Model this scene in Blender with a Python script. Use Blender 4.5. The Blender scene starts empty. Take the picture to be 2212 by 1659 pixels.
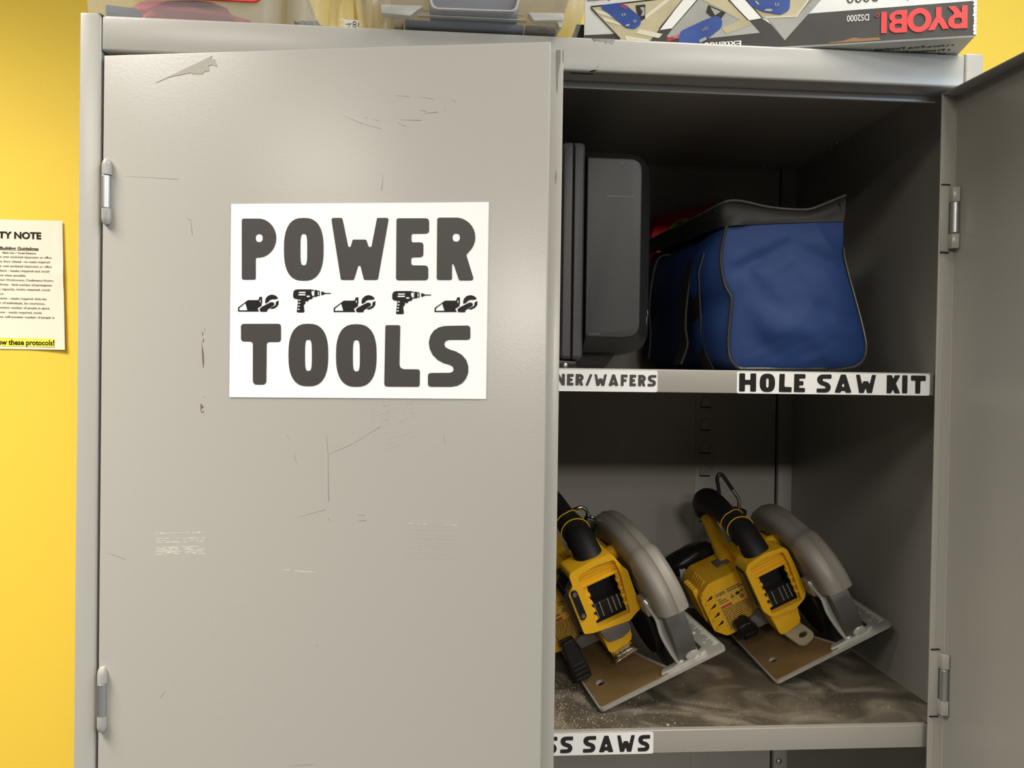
import bpy, bmesh, math, random
from mathutils import Vector, Matrix, noise
R = math.radians
random.seed(7)
S = bpy.context.scene
COL = S.collection

# ------------------------------------------------------------------ camera
cam_d = bpy.data.cameras.new('camera')
cam_d.sensor_fit = 'HORIZONTAL'; cam_d.sensor_width = 36.0
cam_d.lens = 1688.7366 * 36.0 / 2212.0
cam_d.clip_start = 0.02
cam = bpy.data.objects.new('camera', cam_d); COL.objects.link(cam)
_r, _u, _f = Vector((0.9972, -0.0740, 0.0136)), Vector((-0.0129, 0.0099, 0.9999)), Vector((0.0741, 0.9972, -0.0089))
_m = Matrix((_r, _u, -_f)).transposed().to_4x4(); _m.translation = (-0.0931, -0.7846, 1.6355)
cam.matrix_world = _m
S.camera = cam

# ------------------------------------------------------------------ light and exposure
S.view_settings.view_transform = 'Standard'
S.view_settings.look = 'None'
S.view_settings.exposure = -0.10
S.view_settings.gamma = 1.0
S.view_settings.use_curve_mapping = False
w = bpy.data.worlds.new('room_air'); S.world = w; w.use_nodes = True
w.node_tree.nodes['Background'].inputs[0].default_value = (1.0, 0.97, 0.93, 1)
w.node_tree.nodes['Background'].inputs[1].default_value = 0.015

def area(name, loc, size, power, color, target=None, rot=None, spread=None):
    d = bpy.data.lights.new(name, 'AREA'); d.shape = 'RECTANGLE'
    d.size, d.size_y = size; d.energy = power; d.color = color
    if spread: d.spread = spread
    o = bpy.data.objects.new(name, d); COL.objects.link(o); o.location = loc
    if target is not None:
        o.rotation_euler = (Vector(target) - Vector(loc)).to_track_quat('-Z', 'Y').to_euler()
    elif rot: o.rotation_euler = rot
    return o
WARM = (1.0, 0.95, 0.86)
# ceiling panels of the room; the last, far centre lamp is added interior fill
for lx, ly, lp, sp_ in ((-1.25, -0.40, 42, 124), (0.60, -0.42, 17, None), (-1.15, -1.60, 12, None), (0.95, -1.60, 16, None), (-1.15, -3.10, 12, None), (0.95, -3.10, 24, None), (-0.10, -3.60, 90, None)):
    area('ceiling_panel_or_fill_lamp', (lx, ly, 2.72), (0.60, 0.60), lp, WARM, spread=R(sp_) if sp_ else None)
# daylight from the window on the right
area('window_daylight', (2.6, -1.9, 2.05), (1.2, 1.0), 46, (0.62, 0.80, 1.0), target=(0.2, 0, 1.8))

# ------------------------------------------------------------------ materials
def lin(c):
    if isinstance(c, str):
        c = [int(c[i:i + 2], 16) / 255 for i in (1, 3, 5)]
        c = [x / 12.92 if x <= 0.04045 else ((x + 0.055) / 1.055) ** 2.4 for x in c]
    return (c[0], c[1], c[2], 1)

def mat(name, color, rough=0.5, metal=0.0, bump=None, var=None, trans=0.0, ior=1.45, coat=0.0, spec=None, alpha=None):
    """bump = (scale, strength, distance[, stretch]); var = (scale, other colour, amount)"""
    m = bpy.data.materials.new(name); m.use_nodes = True
    nt = m.node_tree; b = nt.nodes['Principled BSDF']
    b.inputs['Base Color'].default_value = lin(color)
    b.inputs['Roughness'].default_value = rough
    b.inputs['Metallic'].default_value = metal
    b.inputs['Transmission Weight'].default_value = trans
    b.inputs['IOR'].default_value = ior
    b.inputs['Coat Weight'].default_value = coat
    if spec is not None: b.inputs['Specular IOR Level'].default_value = spec
    if alpha is not None: b.inputs['Alpha'].default_value = alpha
    tc = None
    if bump or var:
        tc = nt.nodes.new('ShaderNodeTexCoord')
    if bump:
        n = nt.nodes.new('ShaderNodeTexNoise'); n.inputs['Scale'].default_value = bump[0]; n.inputs['Detail'].default_value = 3
        bp = nt.nodes.new('ShaderNodeBump'); bp.inputs['Strength'].default_value = bump[1]; bp.inputs['Distance'].default_value = bump[2]
        nt.links.new(tc.outputs['Object'], n.inputs['Vector'])
        nt.links.new(n.outputs['Fac'], bp.inputs['Height']); nt.links.new(bp.outputs['Normal'], b.inputs['Normal'])
    if var:
        n2 = nt.nodes.new('ShaderNodeTexNoise'); n2.inputs['Scale'].default_value = var[0]; n2.inputs['Detail'].default_value = 5
        rmp = nt.nodes.new('ShaderNodeValToRGB'); e = rmp.color_ramp.elements
        e[0].position = 0.38; e[0].color = lin(color); e[1].position = 0.38 + 0.4 / max(var[2], 0.1); e[1].color = lin(var[1])
        nt.links.new(tc.outputs['Object'], n2.inputs['Vector']); nt.links.new(n2.outputs['Fac'], rmp.inputs['Fac'])
        nt.links.new(rmp.outputs['Color'], b.inputs['Base Color'])
    return m

PAINT = (0.378, 0.362, 0.328)
M = {}
M['paint'] = mat('grey_cabinet_paint', PAINT, 0.26, bump=(430, 0.075, 0.001))
M['paint_in'] = mat('grey_cabinet_paint_inside', PAINT, 0.42, bump=(430, 0.05, 0.001))
M['bare'] = mat('worn_bare_steel', (0.22, 0.21, 0.19), 0.4, 0.6, var=(60, (0.12, 0.11, 0.10), 0.8))
M['scratch'] = mat('scratch_grey', (0.16, 0.155, 0.14), 0.6)
M['chip'] = mat('paint_chip_brown', (0.14, 0.11, 0.085), 0.6)
M['tape'] = mat('torn_grey_tape', (0.40, 0.375, 0.325), 0.7)
M['zinc'] = mat('zinc_plated_steel', (0.62, 0.62, 0.58), 0.28, 0.55, bump=(90, 0.05, 0.001))
M['zincdull'] = mat('dull_zinc_pin', (0.55, 0.55, 0.56), 0.38, 0.9)
M['chrome'] = mat('chrome', (0.75, 0.74, 0.72), 0.12, 1.0)
M['dark'] = mat('dark_opening', (0.008, 0.008, 0.008), 0.8)  # near-black fill painting the shade inside slots, vents and the rear gap
M['white'] = mat('white_paper', (0.92, 0.92, 0.92), 0.55)
M['sticker'] = mat('white_laminated_label', (0.93, 0.93, 0.93), 0.30)
M['ink'] = mat('printed_dark_ink', (0.060, 0.054, 0.050), 0.42, bump=(240, 0.12, 0.001))
M['ink2'] = mat('printed_black_ink', (0.022, 0.020, 0.019), 0.28)
M['notice'] = mat('cream_paper', (0.82, 0.77, 0.64), 0.7)
M['highlight'] = mat('yellow_highlighter', (0.86, 0.76, 0.06), 0.7)
M['yellow_wall'] = mat('yellow_wall_paint', (0.84, 0.59, 0.060), 0.62, bump=(140, 0.10, 0.002))
M['floor'] = mat('grey_concrete', (0.17, 0.16, 0.15), 0.5, var=(4, (0.12, 0.115, 0.11), 0.8))
M['ceiling'] = mat('white_ceiling_tile', (0.75, 0.74, 0.71), 0.8)
M['frost'] = mat('frosted_clear_plastic', (0.80, 0.79, 0.76), 0.30, trans=0.0, alpha=0.26)
M['frost_mid'] = mat('thick_frosted_plastic', (0.52, 0.505, 0.485), 0.30, alpha=0.34)
M['frost2'] = mat('frosted_clear_plastic_rib', (0.56, 0.55, 0.54), 0.28, alpha=0.50)
M['clear'] = mat('clear_plastic', (0.88, 0.87, 0.83), 0.12, alpha=0.18)
M['yellowclear'] = mat('yellowed_clear_plastic', (0.74, 0.60, 0.27), 0.2, alpha=0.62, bump=(30, 0.4, 0.004))
M['red'] = mat('red_sticker', (0.72, 0.035, 0.025), 0.4)
M['maroon'] = mat('maroon_cloth', (0.42, 0.045, 0.07), 0.8, bump=(60, 0.4, 0.003))
M['bluegrey'] = mat('blue_grey_plastic', (0.05, 0.075, 0.12), 0.4)
M['navy'] = mat('dark_blue_foam', (0.055, 0.070, 0.12), 0.6, bump=(40, 0.3, 0.004))
M['brownin'] = mat('brown_parts', (0.10, 0.085, 0.07), 0.6, bump=(90, 0.5, 0.004))
M['tan'] = mat('tan_parts', (0.42, 0.31, 0.20), 0.7, bump=(40, 0.4, 0.004))
M['whitestrip'] = mat('white_plastic_strip', (0.75, 0.73, 0.69), 0.35)
M['card'] = mat('white_printed_card', (0.80, 0.79, 0.75), 0.5, bump=(30, 0.08, 0.002))
M['cardbrown'] = mat('brown_cardboard_edge', (0.30, 0.17, 0.08), 0.85, bump=(200, 0.4, 0.001))
M['cardunder'] = mat('white_card_underside', (0.66, 0.64, 0.57), 0.6)
M['boxblack'] = mat('charcoal_print', (0.038, 0.035, 0.032), 0.5, var=(26, (0.062, 0.058, 0.054), 0.5))
M['boxred'] = mat('red_print', (0.72, 0.045, 0.045), 0.4)
M['boxtan'] = mat('tan_wood_print', (0.52, 0.46, 0.29), 0.5, var=(18, (0.36, 0.31, 0.18), 0.9))
M['boxgrey'] = mat('grey_print', (0.42, 0.41, 0.38), 0.45, var=(14, (0.24, 0.235, 0.22), 0.7))
M['boxblue'] = mat('blue_print', (0.02, 0.055, 0.24), 0.4, var=(30, (0.045, 0.11, 0.38), 0.7))
M['boxline'] = mat('black_print', (0.015, 0.012, 0.01), 0.5)
M['boxpale'] = mat('pale_print', (0.66, 0.62, 0.47), 0.5)
M['case'] = mat('charcoal_grained_plastic', (0.052, 0.052, 0.055), 0.52, bump=(420, 0.12, 0.001))
M['case_edge'] = mat('charcoal_smooth_shaded_plastic', (0.012, 0.012, 0.013), 0.42, bump=(40, 0.05, 0.002))  # case plastic darkened for the shell sides, their shade put into the colour
M['scuff'] = mat('pale_scuff', (0.22, 0.215, 0.20), 0.6)
M['bagblue'] = mat('blue_nylon', (0.010, 0.033, 0.125), 0.62, bump=(500, 0.12, 0.0008), var=(11, (0.018, 0.046, 0.160), 0.5), spec=0.25)
M['bagblack'] = mat('black_webbing', (0.010, 0.0095, 0.009), 0.6, bump=(600, 0.3, 0.001))
M['piping'] = mat('black_vinyl_piping', (0.030, 0.027, 0.023), 0.28)
M['zipper'] = mat('dark_zip_teeth', (0.055, 0.053, 0.047), 0.4, bump=(900, 0.6, 0.001))
M['redcloth'] = mat('red_cloth', (0.62, 0.018, 0.020), 0.75)
M['lime'] = mat('lime_patch', (0.42, 0.47, 0.06), 0.7)
M['sawyellow'] = mat('yellow_tool_plastic', (0.86, 0.47, 0.012), 0.42, bump=(300, 0.05, 0.001))
M['rubber'] = mat('black_rubber_grip', (0.011, 0.011, 0.0115), 0.55, bump=(500, 0.15, 0.001))
M['toolblack'] = mat('black_tool_plastic', (0.008, 0.008, 0.008), 0.38)
M['guard'] = mat('grey_cast_magnesium', (0.30, 0.275, 0.24), 0.45, 0.2, bump=(700, 0.15, 0.0006))
M['lowguard'] = mat('dark_grey_blade_guard', (0.115, 0.110, 0.105), 0.42, 0.3, bump=(25, 0.08, 0.002))
M['shoemetal'] = mat('bare_saw_base_metal', (0.50, 0.48, 0.44), 0.38, 0.40, bump=(120, 0.1, 0.001))
M['shoebrown'] = mat('dusty_brown_base_coating', (0.20, 0.125, 0.048), 0.5, 0.15, var=(28, (0.30, 0.205, 0.11), 0.6), bump=(200, 0.1, 0.001))
M['greyplastic'] = mat('mid_grey_plastic', (0.14, 0.125, 0.115), 0.45)
M['lens'] = mat('clear_lens', (0.62, 0.55, 0.36), 0.15, alpha=0.5)
M['labelyellow'] = mat('yellow_rating_label', (0.80, 0.47, 0.06), 0.4)
M['labelred'] = mat('red_warning_print', (0.55, 0.07, 0.06), 0.5)
M['dust'] = mat('pale_sawdust', (0.62, 0.50, 0.33), 0.9)
M['cable_black'] = mat('black_coated_shackle', (0.012, 0.012, 0.011), 0.3)

def shelf_mat(name, a, b2, scale, stretch, rough):
    m = bpy.data.materials.new(name); m.use_nodes = True; nt = m.node_tree; p = nt.nodes['Principled BSDF']
    tc = nt.nodes.new('ShaderNodeTexCoord'); mp = nt.nodes.new('ShaderNodeMapping'); mp.inputs['Scale'].default_value = stretch
    mp.inputs['Rotation'].default_value = (0, 0, 0.5)
    n = nt.nodes.new('ShaderNodeTexNoise'); n.inputs['Scale'].default_value = scale; n.inputs['Detail'].default_value = 8; n.inputs['Distortion'].default_value = 1.6
    rp = nt.nodes.new('ShaderNodeValToRGB'); e = rp.color_ramp.elements
    e[0].position = 0.42; e[0].color = lin(a); e[1].position = 0.66; e[1].color = lin(b2)
    nt.links.new(tc.outputs['Object'], mp.inputs['Vector']); nt.links.new(mp.outputs['Vector'], n.inputs['Vector'])
    nt.links.new(n.outputs['Fac'], rp.inputs['Fac']); nt.links.new(rp.outputs['Color'], p.inputs['Base Color'])
    mr = nt.nodes.new('ShaderNodeMapRange'); mr.inputs['From Min'].default_value = 0.4; mr.inputs['From Max'].default_value = 0.7
    mr.inputs['To Min'].default_value = rough; mr.inputs['To Max'].default_value = 0.65
    nt.links.new(n.outputs['Fac'], mr.inputs['Value']); nt.links.new(mr.outputs['Result'], p.inputs['Roughness'])
    return m
M['dusty_shelf'] = shelf_mat('dusty_smeared_shelf', (0.110, 0.094, 0.070), (0.300, 0.262, 0.200), 13, (1, 1, 1), 0.30)

# ------------------------------------------------------------------ mesh helpers
def fillet(poly, r, seg=4):
    out = []; n = len(poly)
    for i in range(n):
        p0, p1, p2 = Vector(poly[i - 1]), Vector(poly[i]), Vector(poly[(i + 1) % n])
        a, b = p0 - p1, p2 - p1
        la, lb = a.length, b.length
        rr = r[i] if isinstance(r, (list, tuple)) else r
        if la < 1e-9 or lb < 1e-9 or rr <= 0: out.append(tuple(p1)); continue
        a, b = a / la, b / lb
        ang = a.angle(b, math.pi)
        if ang > R(172): out.append(tuple(p1)); continue
        d = min(rr / math.tan(ang / 2), la * 0.48, lb * 0.48)
        s, e = p1 + a * d, p1 + b * d
        for k in range(seg + 1):
            t = k / seg
            q = s * (1 - t) ** 2 + p1 * 2 * t * (1 - t) + e * t * t
            out.append(tuple(q))
    return out

def rrect(x0, x1, y0, y1, r, seg=4):
    return fillet([(x0, y0), (x1, y0), (x1, y1), (x0, y1)], r, seg)

def ellipse(cx, cy, rx, ry, n=28, p=2.0):
    o = []
    for i in range(n):
        t = 2 * math.pi * i / n; c, s = math.cos(t), math.sin(t)
        o.append((cx + rx * math.copysign(abs(c) ** (2 / p), c), cy + ry * math.copysign(abs(s) ** (2 / p), s)))
    return o

AX = {'x': lambda p, q, d: (d, p, q), 'y': lambda p, q, d: (p, d, q), 'z': lambda p, q, d: (p, q, d)}

class MB:
    def __init__(s): s.bm = bmesh.new()
    def merge(s, b, mtx=None, fix=True):
        if fix: bmesh.ops.recalc_face_normals(b, faces=b.faces)
        if mtx is not None: bmesh.ops.transform(b, matrix=mtx, verts=b.verts)
        t = bpy.data.meshes.new('t'); b.to_mesh(t); b.free(); s.bm.from_mesh(t); bpy.data.meshes.remove(t); return s
    def box(s, lo, hi, bev=0.0, seg=2, mtx=None):
        b = bmesh.new(); bmesh.ops.create_cube(b, size=1)
        for v in b.verts: v.co = [lo[i] + (v.co[i] + 0.5) * (hi[i] - lo[i]) for i in range(3)]
        if bev: bmesh.ops.bevel(b, geom=list(b.edges), offset=bev, segments=seg, profile=0.5, affect='EDGES')
        return s.merge(b, mtx)
    def prism(s, poly, d0, d1, ax='y', bev=0.0, seg=2, holes=(), mtx=None, scale1=None, shift1=(0, 0)):
        b = bmesh.new(); f = AX[ax]; rings = []
        cx = sum(p[0] for p in poly) / len(poly); cy = sum(p[1] for p in poly) / len(poly)
        for lp in [poly, *holes]:
            for k, d in enumerate((d0, d1)):
                sc = scale1 if (k and scale1) else (1, 1); sh = shift1 if k else (0, 0)
                rings.append([b.verts.new(f(cx + (p[0] - cx) * sc[0] + sh[0], cy + (p[1] - cy) * sc[1] + sh[1], d)) for p in lp])
        n = len(rings) // 2
        cap = [[], []]
        for i in range(n):
            A, B = rings[2 * i], rings[2 * i + 1]; m = len(A)
            for j in range(m): b.faces.new((A[j], A[(j + 1) % m], B[(j + 1) % m], B[j]))
            for k, rg in enumerate((A, B)):
                cap[k] += [b.edges.get((rg[j], rg[(j + 1) % m])) for j in range(m)]
        if n == 1:
            b.faces.new(rings[0][::-1]); b.faces.new(rings[1])
            if bev:
                bmesh.ops.bevel(b, geom=cap[0] + cap[1], offset=bev, segments=seg, profile=0.5, affect='EDGES', clamp_overlap=True)
        else:
            for k in (0, 1): bmesh.ops.triangle_fill(b, edges=cap[k], use_beauty=True)
        return s.merge(b, mtx)
    def tube(s, pts, r, seg=12, mtx=None, closed=False, squash=1.0):
        b = bmesh.new(); pts = [Vector(p) for p in pts]; n = len(pts)
        rad = r if isinstance(r, (list, tuple)) else [r] * n
        prev = None; rings = []
        for i, p in enumerate(pts):
            if closed: t = pts[(i + 1) % n] - pts[i - 1]
            else: t = (pts[min(i + 1, n - 1)] - pts[max(i - 1, 0)])
            t.normalize()
            if prev is None:
                up = Vector((0, 0, 1)) if abs(t.z) < 0.9 else Vector((1, 0, 0))
                u = t.cross(up).normalized()
            else:
                u = (prev - t * prev.dot(t)).normalized()
            v = t.cross(u); prev = u
            rings.append([b.verts.new(p + (u * math.cos(a) + v * math.sin(a) * squash) * rad[i]) for a in [2 * math.pi * k / seg for k in range(seg)]])
        m = n if closed else n - 1
        for i in range(m):
            A, B = rings[i], rings[(i + 1) % n]
            for k in range(seg): b.faces.new((A[k], A[(k + 1) % seg], B[(k + 1) % seg], B[k]))
        if not closed: b.faces.new(rings[0][::-1]); b.faces.new(rings[-1])
        return s.merge(b, mtx)
    def loft(s, rings, cap=True, mtx=None):
        b = bmesh.new(); rg = [[b.verts.new(p) for p in r] for r in rings]
        for A, B in zip(rg, rg[1:]):
            n = len(A)
            for k in range(n): b.faces.new((A[k], A[(k + 1) % n], B[(k + 1) % n], B[k]))
        if cap: b.faces.new(rg[0][::-1]); b.faces.new(rg[-1])
        return s.merge(b, mtx)
    def grid(s, rows, mtx=None, thick=None):
        b = bmesh.new(); g = [[b.verts.new(p) for p in r] for r in rows]
        for A, B in zip(g, g[1:]):
            for k in range(len(A) - 1): b.faces.new((A[k], A[k + 1], B[k + 1], B[k]))
        if thick:
            b.normal_update(); vs = list(b.verts); fs = list(b.faces); rim = [e for e in b.edges if len(e.link_faces) == 1]
            tw = {v: b.verts.new(v.co - v.normal * thick) for v in vs}
            for e in rim:
                l = e.link_loops[0]; a, c = l.vert, l.link_loop_next.vert; b.faces.new((c, a, tw[a], tw[c]))
            for f in fs: b.faces.new([tw[v] for v in reversed(f.verts)])
        return s.merge(b, mtx)
    def lathe(s, prof, c, ax='z', seg=24, mtx=None):
        rings = []
        for r, h in prof:
            ring = []
            for k in range(seg):
                a = 2 * math.pi * k / seg; p, q = r * math.cos(a), r * math.sin(a)
                o = {'z': (p, q, h), 'x': (h, p, q), 'y': (p, h, q)}[ax]
                ring.append((c[0] + o[0], c[1] + o[1], c[2] + o[2]))
            rings.append(ring)
        return s.loft(rings, True, mtx)
    def blob(s, c, rad, amp=0.0, freq=1.0, sub=3, mtx=None):
        b = bmesh.new(); bmesh.ops.create_icosphere(b, subdivisions=sub, radius=1)
        for v in b.verts:
            k = 1 + amp * noise.noise(v.co * freq + Vector(c) * 37)
            v.co = Vector([c[i] + v.co[i] * rad[i] * k for i in range(3)])
        return s.merge(b, mtx)
    def xf(s, mtx): bmesh.ops.transform(s.bm, matrix=mtx, verts=s.bm.verts); return s
    def build(s, name, m, parent=None, angle=32, smooth=True):
        me = bpy.data.meshes.new(name); s.bm.to_mesh(me); s.bm.free()
        me.materials.append(M[m] if isinstance(m, str) else m)
        if smooth:
            me.shade_smooth(); me.set_sharp_from_angle(angle=R(angle))
        o = bpy.data.objects.new(name, me); COL.objects.link(o)
        if parent is not None: o.parent = parent
        return o

def tag(o, label, cat, group=None, kind=None):
    o['label'] = label; o['category'] = cat
    if group: o['group'] = group
    if kind: o['kind'] = kind
    return o
def thing(name, label, cat, loc=(0, 0, 0), mtx=None, group=None):
    o = bpy.data.objects.new(name, None); COL.objects.link(o); o.empty_display_size = 0.05
    if mtx is not None: o.matrix_world = mtx
    else: o.location = loc
    return tag(o, label, cat, group)
def T(x, y, z): return Matrix.Translation((x, y, z))
def RZ(a): return Matrix.Rotation(R(a), 4, 'Z')

_fonts = {}
def text_bm(s, bold=0.0):
    """outline of a string in the built-in typeface as a filled flat mesh, scaled to unit width and height"""
    c = bpy.data.curves.new('txt', 'FONT'); c.body = s; c.offset = bold; c.resolution_u = 3; c.fill_mode = 'FRONT'
    o = bpy.data.objects.new('txt', c); me = bpy.data.meshes.new_from_object(o)
    b = bmesh.new(); b.from_mesh(me); bpy.data.meshes.remove(me); bpy.data.objects.remove(o); bpy.data.curves.remove(c)
    return b
def add_text(mb, s, x0, x1, z0, cap, place, bold=0.0, flip=False):
    """letters from x0 to x1 on the base line z0 with capital height cap (0.73 em in the face)"""
    b = text_bm(s, bold)
    xs = [v.co.x for v in b.verts]; a, c = min(xs), max(xs)
    for v in b.verts:
        u = (v.co.x - a) / (c - a); h = v.co.y / 0.73 * cap
        if flip: p = (x1 - u * (x1 - x0), z0 - h)
        else: p = (x0 + u * (x1 - x0), z0 + h)
        v.co = place(*p)
    return mb.merge(b)

# ------------------------------------------------------------------ the room
def struct(name, lo, hi, m):
    o = MB().box(lo, hi).build(name, m, smooth=False); o['kind'] = 'structure'; return o
WALL_Y = 0.53
struct('wall_back', (-4.0, WALL_Y, 0), (4.0, WALL_Y + 0.1, 2.8), 'yellow_wall')
struct('floor', (-4.0, -5.0, -0.08), (4.0, WALL_Y + 0.1, 0), 'floor')
struct('ceiling', (-4.0, -5.0, 2.8), (4.0, WALL_Y + 0.1, 2.88), 'ceiling')

# ------------------------------------------------------------------ the cabinet
H = 0.457; TOP = 1.981; RB = 1.9453; DEP = 0.457; ZS1 = 1.6457; ZS2 = 1.2677
cab = thing('storage_cabinet', 'tall grey steel storage cabinet standing against the yellow wall with its right door wide open', 'cabinet')
for sx in (-1, 1):
    m = MB()
    a, b2 = sorted((sx * H, sx * (H - 0.0012)))
    m.box((a, 0.004, 0.03), (b2, DEP, TOP - 0.001))
    a, b2 = sorted((sx * H, sx * (H - 0.0202)))
    m.box((a, 0, 0.03), (b2, 0.022, TOP + 0.0005), 0.0022, 3)
    m.build('side_panel', 'paint', cab)
m = MB()
m.box((-0.4366, 0.0004, RB), (0.4366, 0.0285, TOP - 0.0015), 0.0024, 3)
m.build('top_rail', 'paint', cab)
m = MB().box((-0.42, 0.0288, 1.9385), (0.4235, 0.0315, RB + 0.001), 0.0012, 2)
m.build('door_stop_strip', 'paint', cab)
MB().box((0.0215, 0.0055, RB - 0.0002), (0.0445, 0.0075, RB + 0.002)).build('latch_slot', 'dark', cab)
MB().box((-H + 0.001, 0.028, TOP - 0.003), (H - 0.001, DEP, TOP)).build('top_panel', 'paint_in', cab)
m = MB().box((-H + 0.002, 0.4516, 0.03), (0.4295, 0.4528, TOP - 0.003))
m.box((-H + 0.002, 0.4492, TOP - 0.0165), (0.4295, 0.4518, TOP - 0.003), 0.001)
m.build('back_panel', 'paint_in', cab)
MB().box((-H + 0.002, 0.4545, 0.03), (H - 0.001, 0.4565, TOP - 0.003)).build('gap_shade_sheet', 'dark', cab)  # black sheet added so the gap beside the corner post reads as shade
MB().box((0.4318, 0.4455, 0.03), (H - 0.0012, 0.4475, TOP - 0.003), 0.0008).box((0.4318, 0.4455, 0.03), (0.4332, 0.4520, TOP - 0.003)).build('rear_corner_post', 'paint_in', cab)
for sx in (0.313, -0.313):
    st = MB().box((sx - 0.016, 0.4506, 0.03), (sx + 0.016, 0.4517, TOP - 0.02), 0.0005).build('shelf_standard', 'paint_in', cab)
    for k in range(-1, 14):
        z = 1.6005 - 0.0369 * k
        g = MB()
        g.prism(fillet([(sx - 0.0085, z - 0.0085), (sx + 0.0075, z - 0.0085), (sx + 0.0065, z + 0.005), (sx + 0.002, z + 0.0075), (sx - 0.004, z + 0.0075), (sx - 0.0070, z + 0.004)], 0.001, 2), 0.4478, 0.4507, bev=0.0009)
        tb = g.build('shelf_slot', 'paint_in', st)
        MB().box((sx - 0.0090, 0.4480, z - 0.0102), (sx + 0.0078, 0.4505, z - 0.0084)).build('slot_opening', 'dark', st) if sx > 0 else None
MB().box((-H + 0.001, 0.02, 0.06), (H - 0.001, DEP - 0.005, 0.075)).build('bottom_panel', 'paint_in', cab)
MB().box((-0.436, 0.001, 0.03), (0.436, 0.02, 0.058), 0.001).build('toe_rail', 'paint', cab)
# bolts through the top and the rear post
for (x, y, z, ax, r) in [(0.3967, 0.438, TOP - 0.006, 'z', 0.0036), (0.444, 0.4435, 1.811, 'y', 0.0048), (0.4415, 0.4435, 1.017, 'y', 0.0048),
                         (0.4335, 0.420, TOP - 0.006, 'z', 0.0034), (0.4480, 0.318, TOP - 0.006, 'z', 0.0034), (0.443, 0.262, TOP - 0.006, 'z', 0.0034)]:
    m = MB()
    if ax == 'z': m.lathe([(r * .5, -0.004), (r, -0.003), (r, 0.004)], (x, y, z), 'z', 6)
    else: m.lathe([(r * .35, -0.0022), (r * .8, -0.0012), (r, 0.0), (r, 0.0025)], (x, y, z), 'y', 12)
    m.build('bolt', 'zincdull', cab)
for (x, y) in [(0.4225, 0.4475), (0.441, 0.4475), (0.4485, 0.300)]:  # chrome studs imitating bright light leaks through holes in the top
    MB().lathe([(0.0012, -0.001), (0.0022, 0.0), (0.0022, 0.002)], (x, y, TOP - 0.0045), 'z', 8).build('light_leak_stud', 'chrome', cab)

def shelf(ztop, xr, mtop):
    m = MB()
    # front lip, rolled edge and rear hem in one folded sheet
    prof = fillet([(0.0170, ztop - 0.0240), (0.0170, ztop), (0.30, ztop), (0.30, ztop - 0.0012), (0.0184, ztop - 0.0012), (0.0184, ztop - 0.0225), (0.026, ztop - 0.0228), (0.026, ztop - 0.0240)], [0.0006, 0.0016, 0, 0, 0.001, 0, 0, 0], 3)
    m.prism(prof, -0.4195, xr, 'x')
    o = m.build('shelf', 'paint', cab)
    MB().box((-H + 0.003, 0.0235, ztop - 0.0014), (H - 0.0035, 0.4455, ztop + 0.0001)).build('shelf_top', mtop, o)
    return o
shelf(ZS1, 0.4192, 'paint_in')
shelf(ZS2, 0.4192, 'dusty_shelf')

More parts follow.
